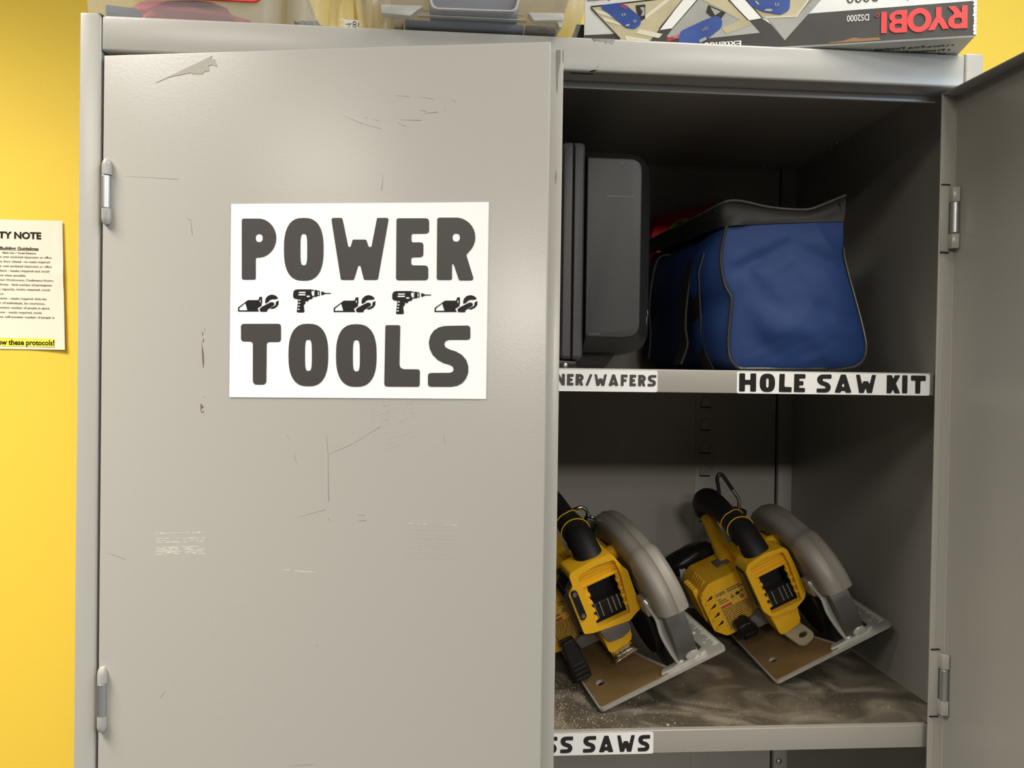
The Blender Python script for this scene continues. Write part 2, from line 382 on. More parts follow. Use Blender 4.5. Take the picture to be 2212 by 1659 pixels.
# ---- doors, built shut with the hinge line at the origin, then swung
DW, DT, DZ0, DZ1 = 0.4312, 0.0165, 0.062, 1.9405
def hinge_left(z, mtx, parent):
    """door-side caps above and below the frame-side knuckle"""
    x = 0.0052; y = -0.0016; r = 0.0046
    for k in (1, -1):
        MB().lathe([(q, z + k * h) for q, h in ((0.0006, 0.0320), (0.0026, 0.0312), (0.0040, 0.0288), (r, 0.0255), (r, 0.0162))][::-k], (x, y, 0), 'z', 16).xf(mtx).build('hinge_cap', 'paint', parent)
    MB().lathe([(0.0040, z - 0.0158), (0.0044, z - 0.0152), (0.0044, z + 0.0152), (0.0040, z + 0.0158)], (x - 0.0006, y, 0), 'z', 16).xf(mtx).build('hinge_knuckle', 'zincdull', parent)
def door(mtx, sgn, strip, DT=DT, skin=0.0055):
    def X(a, b): return (min(a * sgn, b * sgn), max(a * sgn, b * sgn))
    m = MB()
    a, b2 = X(0, DW); m.box((a, 0, DZ0), (b2, skin, DZ1), min(0.0009, skin * .45), 3)
    o = m.xf(mtx).build('cabinet_door', 'paint', cab)
    fl = MB()
    k = skin - 0.0005
    a, b2 = X(0.0002, 0.0024); fl.box((a, k, DZ0), (b2, DT, DZ1), 0.0008, 3)
    if not strip: a, b2 = X(0.0020, 0.0032); fl.box((a, DT - 0.0056, DZ0), (b2, DT - 0.0046, DZ1 - 0.004), 0.0004, 2); fl.box((a, k, DZ0), (b2, k + 0.0010, DZ1 - 0.004), 0.0004, 2)
    a, b2 = X(DW - 0.003, DW); fl.box((a, k, DZ0), (b2, DT, DZ1), 0.0012, 2)
    a, b2 = X(0.002, DW - 0.002); fl.box((a, k, DZ1 - 0.0022), (b2, DT, DZ1 - 0.0003), 0.0008, 2); fl.box((a, k, DZ0), (b2, DT, DZ0 + 0.0022), 0.0008, 2)
    fl.xf(mtx).build('door_flange', 'paint', o)
    if strip:
        a, b2 = X(DW - 0.003, DW + 0.0113); MB().box((a, DT - 0.0015, DZ0), (b2, DT + 0.0005, DZ1 - 0.0016), 0.0008, 2).xf(mtx).build('closing_strip', 'paint', o)
        w1 = MB()
        w1.prism([(DW + 0.0043, 1.9388), (DW + 0.0086, 1.9388), (DW + 0.0086, 1.928), (DW + 0.0068, 1.917), (DW + 0.0062, 1.901), (DW + 0.0058, 1.899), (DW + 0.0052, 1.906), (DW + 0.0047, 1.920)], DT - 0.0017, DT - 0.0013)
        w1.xf(mtx).build('worn_paint', 'bare', o); w1 = MB()
        w1.prism([(DW + 0.0105, 1.9386), (DW + 0.0114, 1.9386), (DW + 0.0114, 1.927), (DW + 0.0108, 1.930)], DT - 0.0017, DT - 0.0013)
        w1.xf(mtx).build('worn_paint', 'bare', o); w1 = MB()
        w1.prism([(DW + 0.0056, 1.829), (DW + 0.0068, 1.824), (DW + 0.0060, 1.815), (DW + 0.0050, 1.820)], DT - 0.0017, DT - 0.0013)
        w1.xf(mtx).build('worn_paint', 'bare', o)
    return o
TH = -10.2
ML = T(-0.434, 0, 0) @ RZ(TH)
door_l = door(ML, 1, True)
SAG = T(0.4338, 0, 1.94) @ Matrix.Rotation(R(0.27), 4, 'Y') @ T(-0.4338, 0, -1.94)     # the open door sags a little on its hinges
MR = SAG @ T(0.4338, 0.009, 0) @ RZ(94.2)
door_r = door(MR, -1, False, 0.0183, 0.0016)
for z in (1.8086, 1.3176):
    hinge_left(z, ML, door_l)
for z in (1.8086, 1.3176):
    # seen from inside: leaf, two bent lugs and the pin barrel
    MB().box((0.4166, 0.0046, z - 0.035), (0.4262, 0.0062, z + 0.035), 0.0005).xf(SAG).build('hinge_leaf', 'paint', door_r)
    for a, b2 in ((0.0165, 0.032), (-0.032, -0.0165)):
        MB().prism(fillet([(0.4245, 0.0060), (0.4250, -0.0020), (0.4322, -0.0040), (0.4322, 0.0030)], 0.001, 2), z + a, z + b2, 'z', bev=0.0006).xf(SAG).build('hinge_lug', 'paint', door_r)
    MB().lathe([(0.003, -0.0162), (0.0040, -0.0155), (0.0040, 0.0155), (0.003, 0.0162)], (0.4282, -0.0005, z), 'z', 14).xf(SAG).build('hinge_pin', 'zincdull', door_r)
    for k in (0.0356, -0.0356): MB().box((0.4166, 0.0040, z + k - 0.0006), (0.4262, 0.0062, z + k + 0.0006)).xf(SAG).build('hinge_slot', 'dark', door_r)

# ---- marks on the left door (real places on its face: s along the door, z up)
TAPE = [(0.0532,1.9129),(0.0595,1.9155),(0.0678,1.9190),(0.0833,1.9258),(0.0975,1.9317),(0.1095,1.9370),(0.1077,1.9337),(0.1122,1.9336),(0.1147,1.9264),(0.1096,1.9283),(0.1059,1.9275),(0.1067,1.9225),(0.1021,1.9224),(0.0999,1.9200),(0.0901,1.9204),(0.0882,1.9214),(0.0758,1.9194),(0.0678,1.9181)]
SCRATCH = [[(0.2880,1.8949),(0.3012,1.8938)],[(0.3114,1.8932),(0.3236,1.8909)],[(0.3397,1.8911),(0.3448,1.8877)],[(0.3146,1.8778),(0.3278,1.8789)],[(0.3115,1.8813),(0.3176,1.8796)],[(0.3338,1.8794),(0.3358,1.8813)],
[(0.2388,1.8774),(0.2565,1.8697),(0.2750,1.8645)],[(0.2585,1.8760),(0.2616,1.8744)],[(0.2667,1.8731),(0.2729,1.8721)],[(0.2893,1.8704),(0.2985,1.8660)],[(0.2933,1.8725),(0.3121,1.8715)],[(0.2772,1.8213),(0.2758,1.8073)],
[(0.0853,1.7831),(0.0896,1.7811),(0.0915,1.7671)],[(0.0227,1.8240),(0.0773,1.8202)],[(0.1992,1.9333),(0.2001,1.9313)],[(0.2274,1.5629),(0.2287,1.5167)],[(0.2256,1.5804),(0.2274,1.5629)],[(0.2281,1.5607),(0.2500,1.5702),(0.2774,1.5876)],
[(0.3375,1.5821),(0.3383,1.5739)],[(0.1997,1.5007),(0.2253,1.5083)],[(0.0691,1.3291),(0.0631,1.3214)],[(0.2182,1.3814),(0.2194,1.3791)],[(0.2566,1.5043),(0.2635,1.5043)],[(0.2578,1.4994),(0.2651,1.4994)],[(0.2284,1.5009),(0.2291,1.4985)],
[(0.1930,1.2644),(0.2165,1.2671)],[(0.1859,1.5796),(0.1895,1.5745)],[(0.1943,1.5610),(0.1968,1.5520)],[(0.0078,1.4601),(0.0275,1.4538)]]
STRONG = {3, 4, 10, 11, 12, 21, 22, 23, 24, 15}
CHIPS = [[(0.1034,1.6681),(0.1041,1.6678),(0.1041,1.6648),(0.1037,1.6641),(0.1030,1.6651)],[(0.1020,1.6651),(0.1026,1.6611),(0.1035,1.6571),(0.1042,1.6518),(0.1045,1.6452),(0.1040,1.6398),(0.1035,1.6405),(0.1028,1.6465),(0.1022,1.6571)],
[(0.1020,1.6754),(0.1035,1.6731),(0.1028,1.6704),(0.1025,1.6711)],[(0.1014,1.6058),(0.1029,1.6055),(0.1034,1.6038),(0.1048,1.6032),(0.1040,1.6020),(0.1024,1.6010),(0.1022,1.5985),(0.1040,1.5983),(0.1046,1.6000),(0.1050,1.5982),(0.1041,1.5973),(0.1022,1.5974),(0.1016,1.5998)],
[(0.1047,1.6778),(0.1051,1.6778),(0.1051,1.6764),(0.1047,1.6764)],[(0.1051,1.6744),(0.1057,1.6744),(0.1055,1.6738),(0.1053,1.6738)],[(0.1048,1.6129),(0.1056,1.6129),(0.1055,1.6121),(0.1049,1.6121)]]
MB().prism(TAPE, -0.0003, 0.0002).xf(ML).build('torn_tape', 'tape', door_l)
mf = MB(); ms = MB()
for i, s in enumerate(SCRATCH):
    wd = 0.00028 if i in STRONG else 0.00016
    for (x0, z0), (x1, z1) in zip(s, s[1:]):
        d = Vector((x1 - x0, z1 - z0)); nrm = Vector((-d.y, d.x)).normalized() * wd
        ms.prism([(x0 + nrm.x * .3, z0 + nrm.y * .3), (x1 + nrm.x, z1 + nrm.y), (x1 - nrm.x, z1 - nrm.y), (x0 - nrm.x * .3, z0 - nrm.y * .3)], -0.00006, 0.0002)
ms.xf(ML).build('scratches', 'scratch', door_l)['kind'] = 'stuff'
mc = MB()
for c in CHIPS: mc.prism(c, -0.00008, 0.0002)
mc.xf(ML).build('paint_chips', 'chip', door_l)['kind'] = 'stuff'
M['res_pale'] = mat('pale_adhesive_residue', (0.60, 0.60, 0.53), 0.5)
M['res_dark'] = mat('faint_grey_residue', (0.40, 0.375, 0.335), 0.55)
rng = random.Random(3)
def streaks(mname, x0, x1, z0, z1, rows, fill, slope=0.0, th=0.0006):
    mb = MB()
    for z in rows:
        x = x0
        while x < x1:
            l = rng.uniform(0.001, 0.005)
            if rng.random() < fill:
                zz = z0 + (z1 - z0) * z + slope * (x - x0) + rng.uniform(-.0003, .0003); h = th * rng.uniform(.4, 1.2)
                mb.prism([(x, zz), (x + l, zz + slope * l), (x + l, zz + h + slope * l), (x, zz + h)], -0.00005, 0.0002)
            x += l
    mb.xf(ML).build('adhesive_residue', mname, door_l)
streaks('res_pale', 0.0575, 0.1045, 1.4600, 1.4805, (0.0, .04, .10, .16, .22, .27, .33, .55, .62, .73, .97, 1.0), 0.62, 0.05, 0.0007)
streaks('res_pale', 0.1855, 0.2125, 1.4500, 1.4510, (0.0,), 0.6, -0.05, 0.0006)
streaks('res_pale', 0.3050, 0.3500, 1.4980, 1.4990, (0.0,), 0.25, 0.0, 0.0005)
streaks('res_dark', 0.3045, 0.3505, 1.4640, 1.4995, (.05, .12, .2, .3, .38, .47, .58, .68, .8, .9), 0.75, 0.0, 0.0009)
streaks('res_dark', 0.2680, 0.2860, 1.5860, 1.6060, (0., .2, .4, .5, .7, .8, .9), 0.5, 0.3, 0.0008)
streaks('res_dark', 0.2790, 0.3080, 1.5650, 1.6100, (0., .1, .2, .35, .5, .6, .7, .8, .9, 1.), 0.45, 0.3, 0.0009)
# paint worn off the front edge of the top rail
m = MB()
m.prism([(0.0415, 1.9785), (0.0440, 1.9755), (0.0470, 1.9768), (0.0500, 1.9758), (0.0540, 1.9765), (0.0560, 1.9735), (0.0580, 1.9760), (0.0610, 1.9738), (0.0630, 1.9742), (0.0650, 1.9775), (0.0640, 1.9790)], 0.0002, 0.003)
m.build('worn_paint', 'bare', cab); m = MB()
m.prism([(0.0395, 1.9455), (0.0430, 1.9455), (0.0450, 1.9480), (0.0475, 1.9500), (0.0490, 1.9535), (0.0480, 1.9470), (0.0460, 1.9460), (0.0440, 1.9470)], 0.0002, 0.003)
m.build('worn_paint', 'bare', cab)
MB().prism([(-0.4400, 1.9805), (-0.4375, 1.9800), (-0.4345, 1.9785), (-0.4350, 1.9798), (-0.4380, 1.9812)], -0.0002, 0.004).build('worn_paint', 'scratch', cab)

# ------------------------------------------------------------------ lettering
# chunky rounded capitals, traced once as outlines (x right, y down); each is (outline, radii, holes)
GL = {
 'P': ([(158,188)] + [(292 + 142 * math.cos(R(a)), 340 - 152 * math.sin(R(a))) for a in range(84, -85, -12)] + [(270,492),(270,663),(158,663)], [20] + [2] * 15 + [18, 14, 18], [ellipse(298, 340, 28, 31, 20, 2.4)]),
 'O': (ellipse(651, 428, 156, 245, 40, 2.6), 0, [ellipse(652, 430, 27, 122, 28, 3.6)]),
 'W': ([(868,183),(955,183),(1002,410),(1020,410),(1036,352),(1142,352),(1160,410),(1182,410),(1226,183),(1317,183),(1232,667),(1124,667),(1096,556),(1080,556),(1046,667),(944,667)], [18,16,18,18,14,16,18,18,14,18,18,16,14,14,16,18], []),
 'E': ([(1376,186),(1626,186),(1626,306),(1491,308),(1491,374),(1582,374),(1582,490),(1489,492),(1489,553),(1620,555),(1620,670),(1372,670)], [18,30,28,16,16,24,28,18,20,30,28,20], []),
 'R': ([(1688,182)] + [(1828 + 148 * math.cos(R(a)), 335 - 154 * math.sin(R(a))) for a in range(84, -50, -12)] + [(1908,474),(1967,672),(1854,672),(1812,545),(1800,545),(1800,668),(1684,668)], [20] + [2] * 12 + [16, 22, 16, 10, 10, 16, 18], [ellipse(1832, 338, 28, 31, 20, 2.4)]),
 'T': ([(151,1008),(471,1008),(472,1150),(358,1150),(355,1482),(247,1482),(247,1147),(152,1145)], [24,24,26,24,34,34,24,26], []),
 'L': ([(1290,1020),(1405,1020),(1398,1364),(1556,1366),(1554,1503),(1281,1501)], [16,16,42,22,20,26], []),
 'S': ([(1775,1026),(1938,1024),(1938,1136),(1775,1136),(1750,1148),(1742,1170),(1752,1194),(1785,1212),(1830,1226),(1876,1254),(1908,1294),(1923,1345),(1922,1392),(1906,1438),(1878,1474),(1840,1495),(1795,1503),(1618,1502),(1618,1394),(1785,1393),(1806,1384),(1813,1366),(1806,1346),(1784,1332),(1735,1317),(1690,1292),(1654,1254),(1631,1204),(1625,1155),(1636,1104),(1662,1064),(1700,1038),(1740,1028)], [4,26,26,4,6,6,6,12,12,12,12,12,12,12,12,12,12,26,26,6,6,6,6,12,12,12,12,12,12,12,12,12,12], []),
 'N': ([(0,0),(34,0),(66,46),(66,0),(100,0),(100,100),(66,100),(34,54),(34,100),(0,100)], 5, []),
 'H': ([(0,0),(34,0),(34,36),(66,36),(66,0),(100,0),(100,100),(66,100),(66,62),(34,62),(34,100),(0,100)], 6, []),
 'A': ([(36,0),(64,0),(100,100),(66,100),(60,90),(40,90),(34,100),(0,100)], [6,6,7,5,4,4,5,7], [ellipse(50, 60, 7, 9, 14)]),
 'F': ([(0,0),(100,0),(100,25),(42,25),(42,40),(86,40),(86,63),(42,63),(42,100),(0,100)], 7, []),
 'K': ([(0,0),(36,0),(46,22),(58,0),(98,0),(66,46),(98,100),(58,100),(44,78),(32,100),(0,100)], 5, []),
 'I': ([(0,0),(100,0),(100,100),(0,100)], 12, []),
 '/': ([(62,0),(100,0),(38,100),(0,100)], 7, []),
}
GL['B'] = GL['P']
def glyph(ch, box, place, mb, d0, d1):
    """put a letter into box (x0, x1, ztop, zbottom) through place(x, z) -> (p, q)"""
    out, rad, holes = GL[ch]
    xs = [p[0] for p in out]; ys = [p[1] for p in out]
    ax, bx, ay, by = min(xs), max(xs), min(ys), max(ys)
    poly = fillet(out, rad, 5) if rad else out
    f = lambda p: place(box[0] + (p[0] - ax) / (bx - ax) * (box[1] - box[0]), box[2] + (p[1] - ay) / (by - ay) * (box[3] - box[2]))
    mb.prism([f(p) for p in poly], d0, d1, 'y', holes=[[f(p) for p in h] for h in holes])

# ---- the big sign on the left door
sg = thing('sign', 'large white paper sign reading POWER TOOLS on the left cabinet door', 'sign')
SC = [(0.1302, 1.7960), (0.3767, 1.7954), (0.3765, 1.6150), (0.1303, 1.6127)]
MB().prism(SC, -0.0006, -0.0002).xf(ML).build('paper', 'white', sg, smooth=False)
PC = [(72, 75), (2078, 60), (2057, 1600), (57, 1580)]
def sp(x, y):
    """print position on the paper (2006 x 1505 units) -> door face"""
    v = (y - 75) / 1510.0
    u = (x - (72 - 15 * v)) / (2006 - 6 * v)
    v = (y - (75 - 15 * u)) / (1505 + 35 * u)
    a = Vector(SC[0]).lerp(Vector(SC[1]), u); b2 = Vector(SC[3]).lerp(Vector(SC[2]), u)
    q = a.lerp(b2, v); return (q.x, q.y)
for line in ([('P', (158, 434, 188, 664)), ('O', (495, 808, 183, 673)), ('W', (868, 1317, 183, 667)), ('E', (1372, 1626, 186, 670)), ('R', (1684, 1977, 181, 672))],
             [('T', (151, 472, 1008, 1483)), ('O', (531, 845, 1008, 1497)), ('O', (906, 1222, 1012, 1502)), ('L', (1281, 1556, 1020, 1503)), ('S', (1617, 1939, 1024, 1504))]):
    m = MB()
    for ch, bx in line: glyph(ch, bx, sp, m, -0.00085, -0.0005)
    m.xf(ML).build('lettering', 'ink', sg, smooth=False)
m = MB()
def ic(poly, dx, dy, r=0, holes=()):
    p = fillet(poly, r, 3) if r else poly
    m.prism([sp(x + dx, y + dy) for x, y in p], -0.00085, -0.0005, holes=[[sp(x + dx, y + dy) for x, y in h] for h in holes])
for dx, dy in ((0, 0), (775, 14)):
    ic([(568, 740), (708, 740), (736, 745), (736, 798), (722, 800), (720, 814), (696, 820), (664, 822), (666, 846), (652, 864), (658, 920), (596, 920), (608, 816), (568, 812)], dx, dy, [34, 4, 4, 4, 4, 8, 8, 8, 10, 8, 10, 10, 8, 34],
       [rrect(612, 667, 757, 769, 6, 3), rrect(608, 667, 775, 787, 6, 3), rrect(674, 700, 787, 800, 4, 2), rrect(610, 627, 818, 829, 4, 2), rrect(608, 625, 842, 853, 4, 2), rrect(604, 621, 865, 876, 4, 2), rrect(602, 619, 888, 900, 4, 2),
        [(713, 752), (734, 750), (734, 788), (722, 794), (712, 770)]])
    ic([(740, 745), (757, 745), (757, 798), (738, 798)], dx, dy)
    ic([(755, 750), (778, 750), (778, 791), (755, 791)], dx, dy, 4, [[(762, 757), (771, 757), (771, 784), (762, 784)]])
    ic([(790, 757), (800, 757), (820, 767), (865, 768), (865, 775), (820, 775), (800, 785), (790, 785)], dx, dy)
    ic([(668, 818), (692, 815), (686, 836), (666, 832)], dx, dy, 4)
for dx, dy in ((0, 0), (760, 5), (1540, 6)):
    ic([(127, 912), (128, 880), (207, 823), (292, 823), (318, 856), (318, 866), (284, 888), (297, 912)], dx, dy, 4, [[(138, 903), (138, 884), (186, 846), (203, 902)]])
    ic([(288, 828), (302, 797), (320, 797), (321, 850), (310, 850), (308, 812), (298, 832)], dx, dy, 4)
    disc = [(400 + 55 * math.cos(R(a)), 835 - 54 * math.sin(R(a))) for a in range(28, 205, 12)]
    ic(disc + [(372, 838), (380, 826), (402, 816), (424, 818)], dx, dy)
    ic([(300, 892), (322, 874), (392, 838), (416, 842), (418, 862), (362, 900), (360, 914), (308, 914)], dx, dy, 6)
    ic([(432, 836), (453, 826), (451, 858), (434, 880), (404, 893), (382, 888), (428, 864)], dx, dy, 3)
m.xf(ML).build('tool_icons', 'ink2', sg, smooth=False)

# ---- shelf labels
def shelf_label(label, x0, x1, z1, z0, chars, mt='ink2'):
    o = thing('shelf_label', label, 'label', group='labels stuck on the shelf edges')
    MB().prism(rrect(x0, x1, z0, z1, 0.0022, 4), 0.0164, 0.0169).build('label_card', 'sticker', o, smooth=False)
    k = MB()
    for ch, bx in chars: glyph(ch, bx, lambda a, b2: (a, b2), k, 0.0161, 0.0166)
    k.build('lettering', mt, o, smooth=False)
    return o
pxx = lambda p: 0.2034 + (p - 1593) * (0.4144 - 0.2034) / (2009 - 1593)       # label print column -> metres along the shelf
def zz(p, top0, top1, x): return None
cr = lambda v: 1160 + v * 0.40687
ch = []
for c, a, b2, t, bt in [('H', 1075, 1163, 67, 163), ('O', 1182, 1262, 68, 165), ('L', 1283, 1350, 69, 165), ('E', 1362, 1422, 69, 165), ('S', 1482, 1560, 70, 167), ('A', 1577, 1668, 70, 167), ('W', 1690, 1797, 71, 168), ('K', 1855, 1928, 72, 169), ('I', 1938, 1966, 72, 169), ('T', 1985, 2065, 73, 170)]:
    f = (b2 + a) / 2; zt = 1.6445 - (t - 58 - (f - 1058) / 1029 * 8) * 0.000200; zb = 1.6445 - (bt - 58 - (f - 1058) / 1029 * 8) * 0.000200
    ch.append((c, (pxx(cr(a)), pxx(cr(b2)), zt, zb)))
shelf_label('white label reading HOLE SAW KIT on the shelf edge under the blue bag', 0.2030, 0.4146, 1.6445, 1.6216, ch)
ch = []
for c, a, b2 in [('N', 1201, 1220), ('E', 1224.5, 1238.8), ('R', 1243, 1260.3), ('/', 1264.2, 1279.4), ('W', 1283.5, 1310.3), ('A', 1314, 1335.7), ('F', 1340.7, 1355), ('E', 1359.6, 1373.8), ('R', 1378.3, 1395), ('S', 1399, 1418)]:
    f = lambda p: 0.0119 + (p - 1201) * 0.000485
    ch.append((c, (f(a), f(b2), 1.6396, 1.6277)))
shelf_label('white label ending in NER/WAFERS on the shelf edge below the black tool case', -0.06, 0.1184, 1.6442, 1.6217, ch, 'ink')
ch = []
for c, a, b2 in [('S', 1178, 1203.7), ('S', 1209.9, 1237.4), ('S', 1258.8, 1286.9), ('A', 1292.9, 1324.9), ('W', 1332.2, 1370.7), ('S', 1377.4, 1404.0)]:
    f = lambda p: 0.0081 + (p - 1182.1) * 0.0004877
    ch.append((c, (f(a), f(b2), 1.2634, 1.2461)))
shelf_label('white label ending in SS SAWS on the lower shelf edge below the circular saws', -0.10, 0.1198, 1.2664, 1.2436, ch)

# ------------------------------------------------------------------ notice on the wall
nt_ = thing('wall_notice', 'cream paper notice with printed mask guidelines on the yellow wall left of the cabinet', 'notice')
NX = lambda px: -0.8229 + px * 0.000715 / 5.183
NZ = lambda py: 1.8904 - py * 0.0007468 / 5.183
rows = []
for j in range(13):
    v = j / 12; row = []
    for i in range(15):
        u = i / 14
        x = -0.880 + u * (0.155 + 0.0068 * v); z = 1.8771 - 0.2076 * v
        y = WALL_Y - 0.0016 - 0.004 * max(0, u - 0.55) ** 2 * 5 * (0.5 + v * 0.6) - 0.0007 * math.exp(-((u - .97) / .08) ** 2 - ((v - .45) / .06) ** 2) * 3
        row.append((x, y, z))
    rows.append(row)
MB().grid(rows, thick=-0.0002).build('paper', 'notice', nt_, smooth=False)
def ny(x, z):
    u = (x + 0.880) / 0.157; v = (1.8771 - z) / 0.2076
    return WALL_Y - 0.0016 - 0.004 * max(0, u - 0.55) ** 2 * 5 * (0.5 + v * 0.6) - 0.0006
def npl(x, z): return (x, ny(x, z), z)
m = MB()
add_text(m, 'TY NOTE', NX(-8), NX(472), NZ(300), 75 * 0.000144, npl, 0.038)
add_text(m, 'Building Guidelines', NX(12), NX(442), NZ(424), 32 * 0.000144, npl, 0.02)
m.box((NX(12), ny(-.78, 1.83) - .0001, NZ(432)), (NX(442), ny(-.78, 1.83), NZ(429)))
add_text(m, 'Mask Use + Social Distance', NX(40), NX(413), NZ(469), 17 * 0.000144, npl, 0.02)
LN = [('ur own enclosed classroom or office', -2, 592), ('he door closed - no mask required.', -2, 580), ('ur own enclosed classroom or office', -2, 595), ('thers - masks required and social', -2, 567), ('ace when possible.', -4, 303), ('mon Workrooms, Conference Rooms,', -2, 625),
      ('Areas - limit number of participants', 12, 598), ('% capacity, masks required, social', -6, 575), ('nce.', -2, 60), ('rooms - masks required, limit the', -10, 540), ('er of individuals, be courteous,', -6, 522), ('monitor number of people in space.', -6, 580), ('oom - masks required, social', -4, 482), ('nce, self-monitor number of people in', -4, 632), ('e.', -2, 20)]
for i, (s, a, b2) in enumerate(LN): add_text(m, s, NX(a), NX(b2), NZ(517 + 51.4 * i), 25 * 0.000144, npl, 0.004)
m.build('printed_text', 'ink2', nt_, smooth=False)
hl = MB()
hl.grid([[(NX(x), ny(NX(x), NZ(z)) + 0.0002, NZ(z)) for x in (-60, 150, 300, 450, 636)] for z in (1412, 1503)])
hl.build('highlighted_line', 'highlight', nt_, smooth=False)
m = MB(); add_text(m, 'ow these protocols!', NX(-6), NX(635), NZ(1485), 60 * 0.000144, npl, 0.03)
m.build('printed_text', 'ink2', nt_, smooth=False)

# ------------------------------------------------------------------ helper for things described in room coordinates
ORG = {}
def base(name, label, cat, loc, group=None):
    o = thing(name, label, cat, loc, group=group); ORG[o] = T(-loc[0], -loc[1], -loc[2]); return o
def put(mb, name, m, parent, **k):
    mb.xf(ORG[parent]); o = mb.build(name, m, parent, **k); ORG[o] = ORG[parent]; return o
def rr3(x0, x1, y0, y1, r, z, seg=5): return [(p[0], p[1], z) for p in rrect(x0, x1, y0, y1, r, seg)]

# ------------------------------------------------------------------ on top of the cabinet
ZT = TOP + 0.0003
# -- clear bin with a red label, far left
b = base('storage_bin', 'clear plastic bin with a red label, leftmost on top of the cabinet', 'bin', (-0.37, 0.15, ZT))
m = MB()
rings = [rr3(-0.452, -0.284, 0.020, 0.290, 0.020, ZT), rr3(-0.4585, -0.2785, 0.0135, 0.296, 0.024, ZT + 0.003), rr3(-0.4625, -0.2755, 0.0105, 0.299, 0.026, ZT + 0.012), rr3(-0.4665, -0.2725, 0.006, 0.303, 0.027, ZT + 0.095)]
m.loft(rings); put(m, 'bin_body', 'frost', b)
m = MB().prism(rrect(-0.418, -0.2865, ZT + 0.0205, ZT + 0.085, 0.010, 5), 0.0055, 0.0085, 'y'); put(m, 'red_label', 'red', b, smooth=False)
m = MB(); m.tube([(-0.4435 + 0.030 * k, 0.028 + 0.008 * k, ZT + 0.0115 + 0.001 * k) for k in range(2)], 0.0085, 14); m.tube([(-0.430, 0.040, ZT + 0.010), (-0.395, 0.050, ZT + 0.008)], 0.007, 12)
put(m, 'blue_marker', 'bluegrey', b)
m = MB()
m.blob((-0.372, 0.055, ZT + 0.0165), (0.060, 0.040, 0.0155), 0.25, 2.2); put(m, 'maroon_cloth', 'maroon', b)
m = MB()
for k in range(5): m.box((-0.045, -0.003, 0), (0.045, 0.003, 0.0012), 0.0004, 1, mtx=T(-0.318 + 0.004 * k, 0.040 + 0.014 * k, ZT + 0.008 + 0.0028 * k) @ RZ(8 + 5 * k) @ Matrix.Rotation(R(9 + 2 * k), 4, 'Y'))
put(m, 'white_strips', 'whitestrip', b)
m = MB().box((-0.4685, 0.003, ZT + 0.095), (-0.270, 0.306, ZT + 0.104), 0.004, 3); put(m, 'bin_lid', 'frost2', b)
# -- small clear jar of grey bits behind the first bin
b = base('plastic_jar', 'small clear plastic jar of grey bits between the two clear bins', 'jar', (-0.2475, 0.045, ZT))
m = MB(); m.lathe([(0.020, 0), (0.0225, 0.003), (0.0230, 0.06), (0.0215, 0.075)], (-0.2475, 0.045, ZT), 'z', 28); put(m, 'jar_body', 'clear', b)
m = MB(); m.blob((-0.2475, 0.045, ZT + 0.0095), (0.0185, 0.018, 0.0085), 0.5, 3); put(m, 'jar_contents', 'greyplastic', b)
m = MB(); m.lathe([(0.0225, 0.075), (0.024, 0.077), (0.024, 0.089), (0.022, 0.091)], (-0.2475, 0.045, ZT), 'z', 28); put(m, 'jar_lid', 'whitestrip', b)
# -- yellowed clear pouch leaning beside the middle bin
b = base('plastic_pouch', 'yellowed clear plastic pouch with a handwritten mark left of the middle bin', 'pouch', (-0.197, 0.055, ZT))
rows = []
for j in range(9):
    v = j / 8; rows.append([(-0.2255 + 0.062 * u / 10, 0.032 + 0.010 * v + 0.0035 * math.sin(u * 1.3 + v * 3) + 0.002 * math.sin(u * 2.9), ZT + 0.0005 + 0.11 * v) for u in range(11)])
m = MB().grid(rows, thick=0.0009); put(m, 'pouch_film', 'yellowclear', b)
m = MB(); m.tube([(-0.190, 0.031, ZT + 0.002), (-0.1935, 0.0305, ZT + 0.02), (-0.198, 0.034, ZT + 0.05), (-0.199, 0.037, ZT + 0.10)], 0.0035, 10); put(m, 'pouch_seam', 'yellowclear', b)
m = MB()
for p, q in [((-0.2080, 0.0125), (-0.2025, 0.0133)), ((-0.2040, 0.0133), (-0.2048, 0.0100)), ((-0.1953, 0.0145), (-0.1958, 0.0105))]:
    m.tube([(p[0], 0.0285, ZT + p[1]), (q[0], 0.0285, ZT + q[1])], 0.0003, 6)
for c in (0.0112, 0.0142): m.tube([(-0.1993 + 0.0016 * math.cos(t), 0.0285, ZT + c + 0.0015 * math.sin(t)) for t in [i * math.pi / 6 for i in range(12)]], 0.0003, 6, closed=True)
put(m, 'handwriting', 'ink2', b)
m = MB().box((-0.2105, 0.0288, ZT + 0.001), (-0.1915, 0.0296, ZT + 0.0175), 0.0003, 1); put(m, 'paper_slip', 'whitestrip', b)

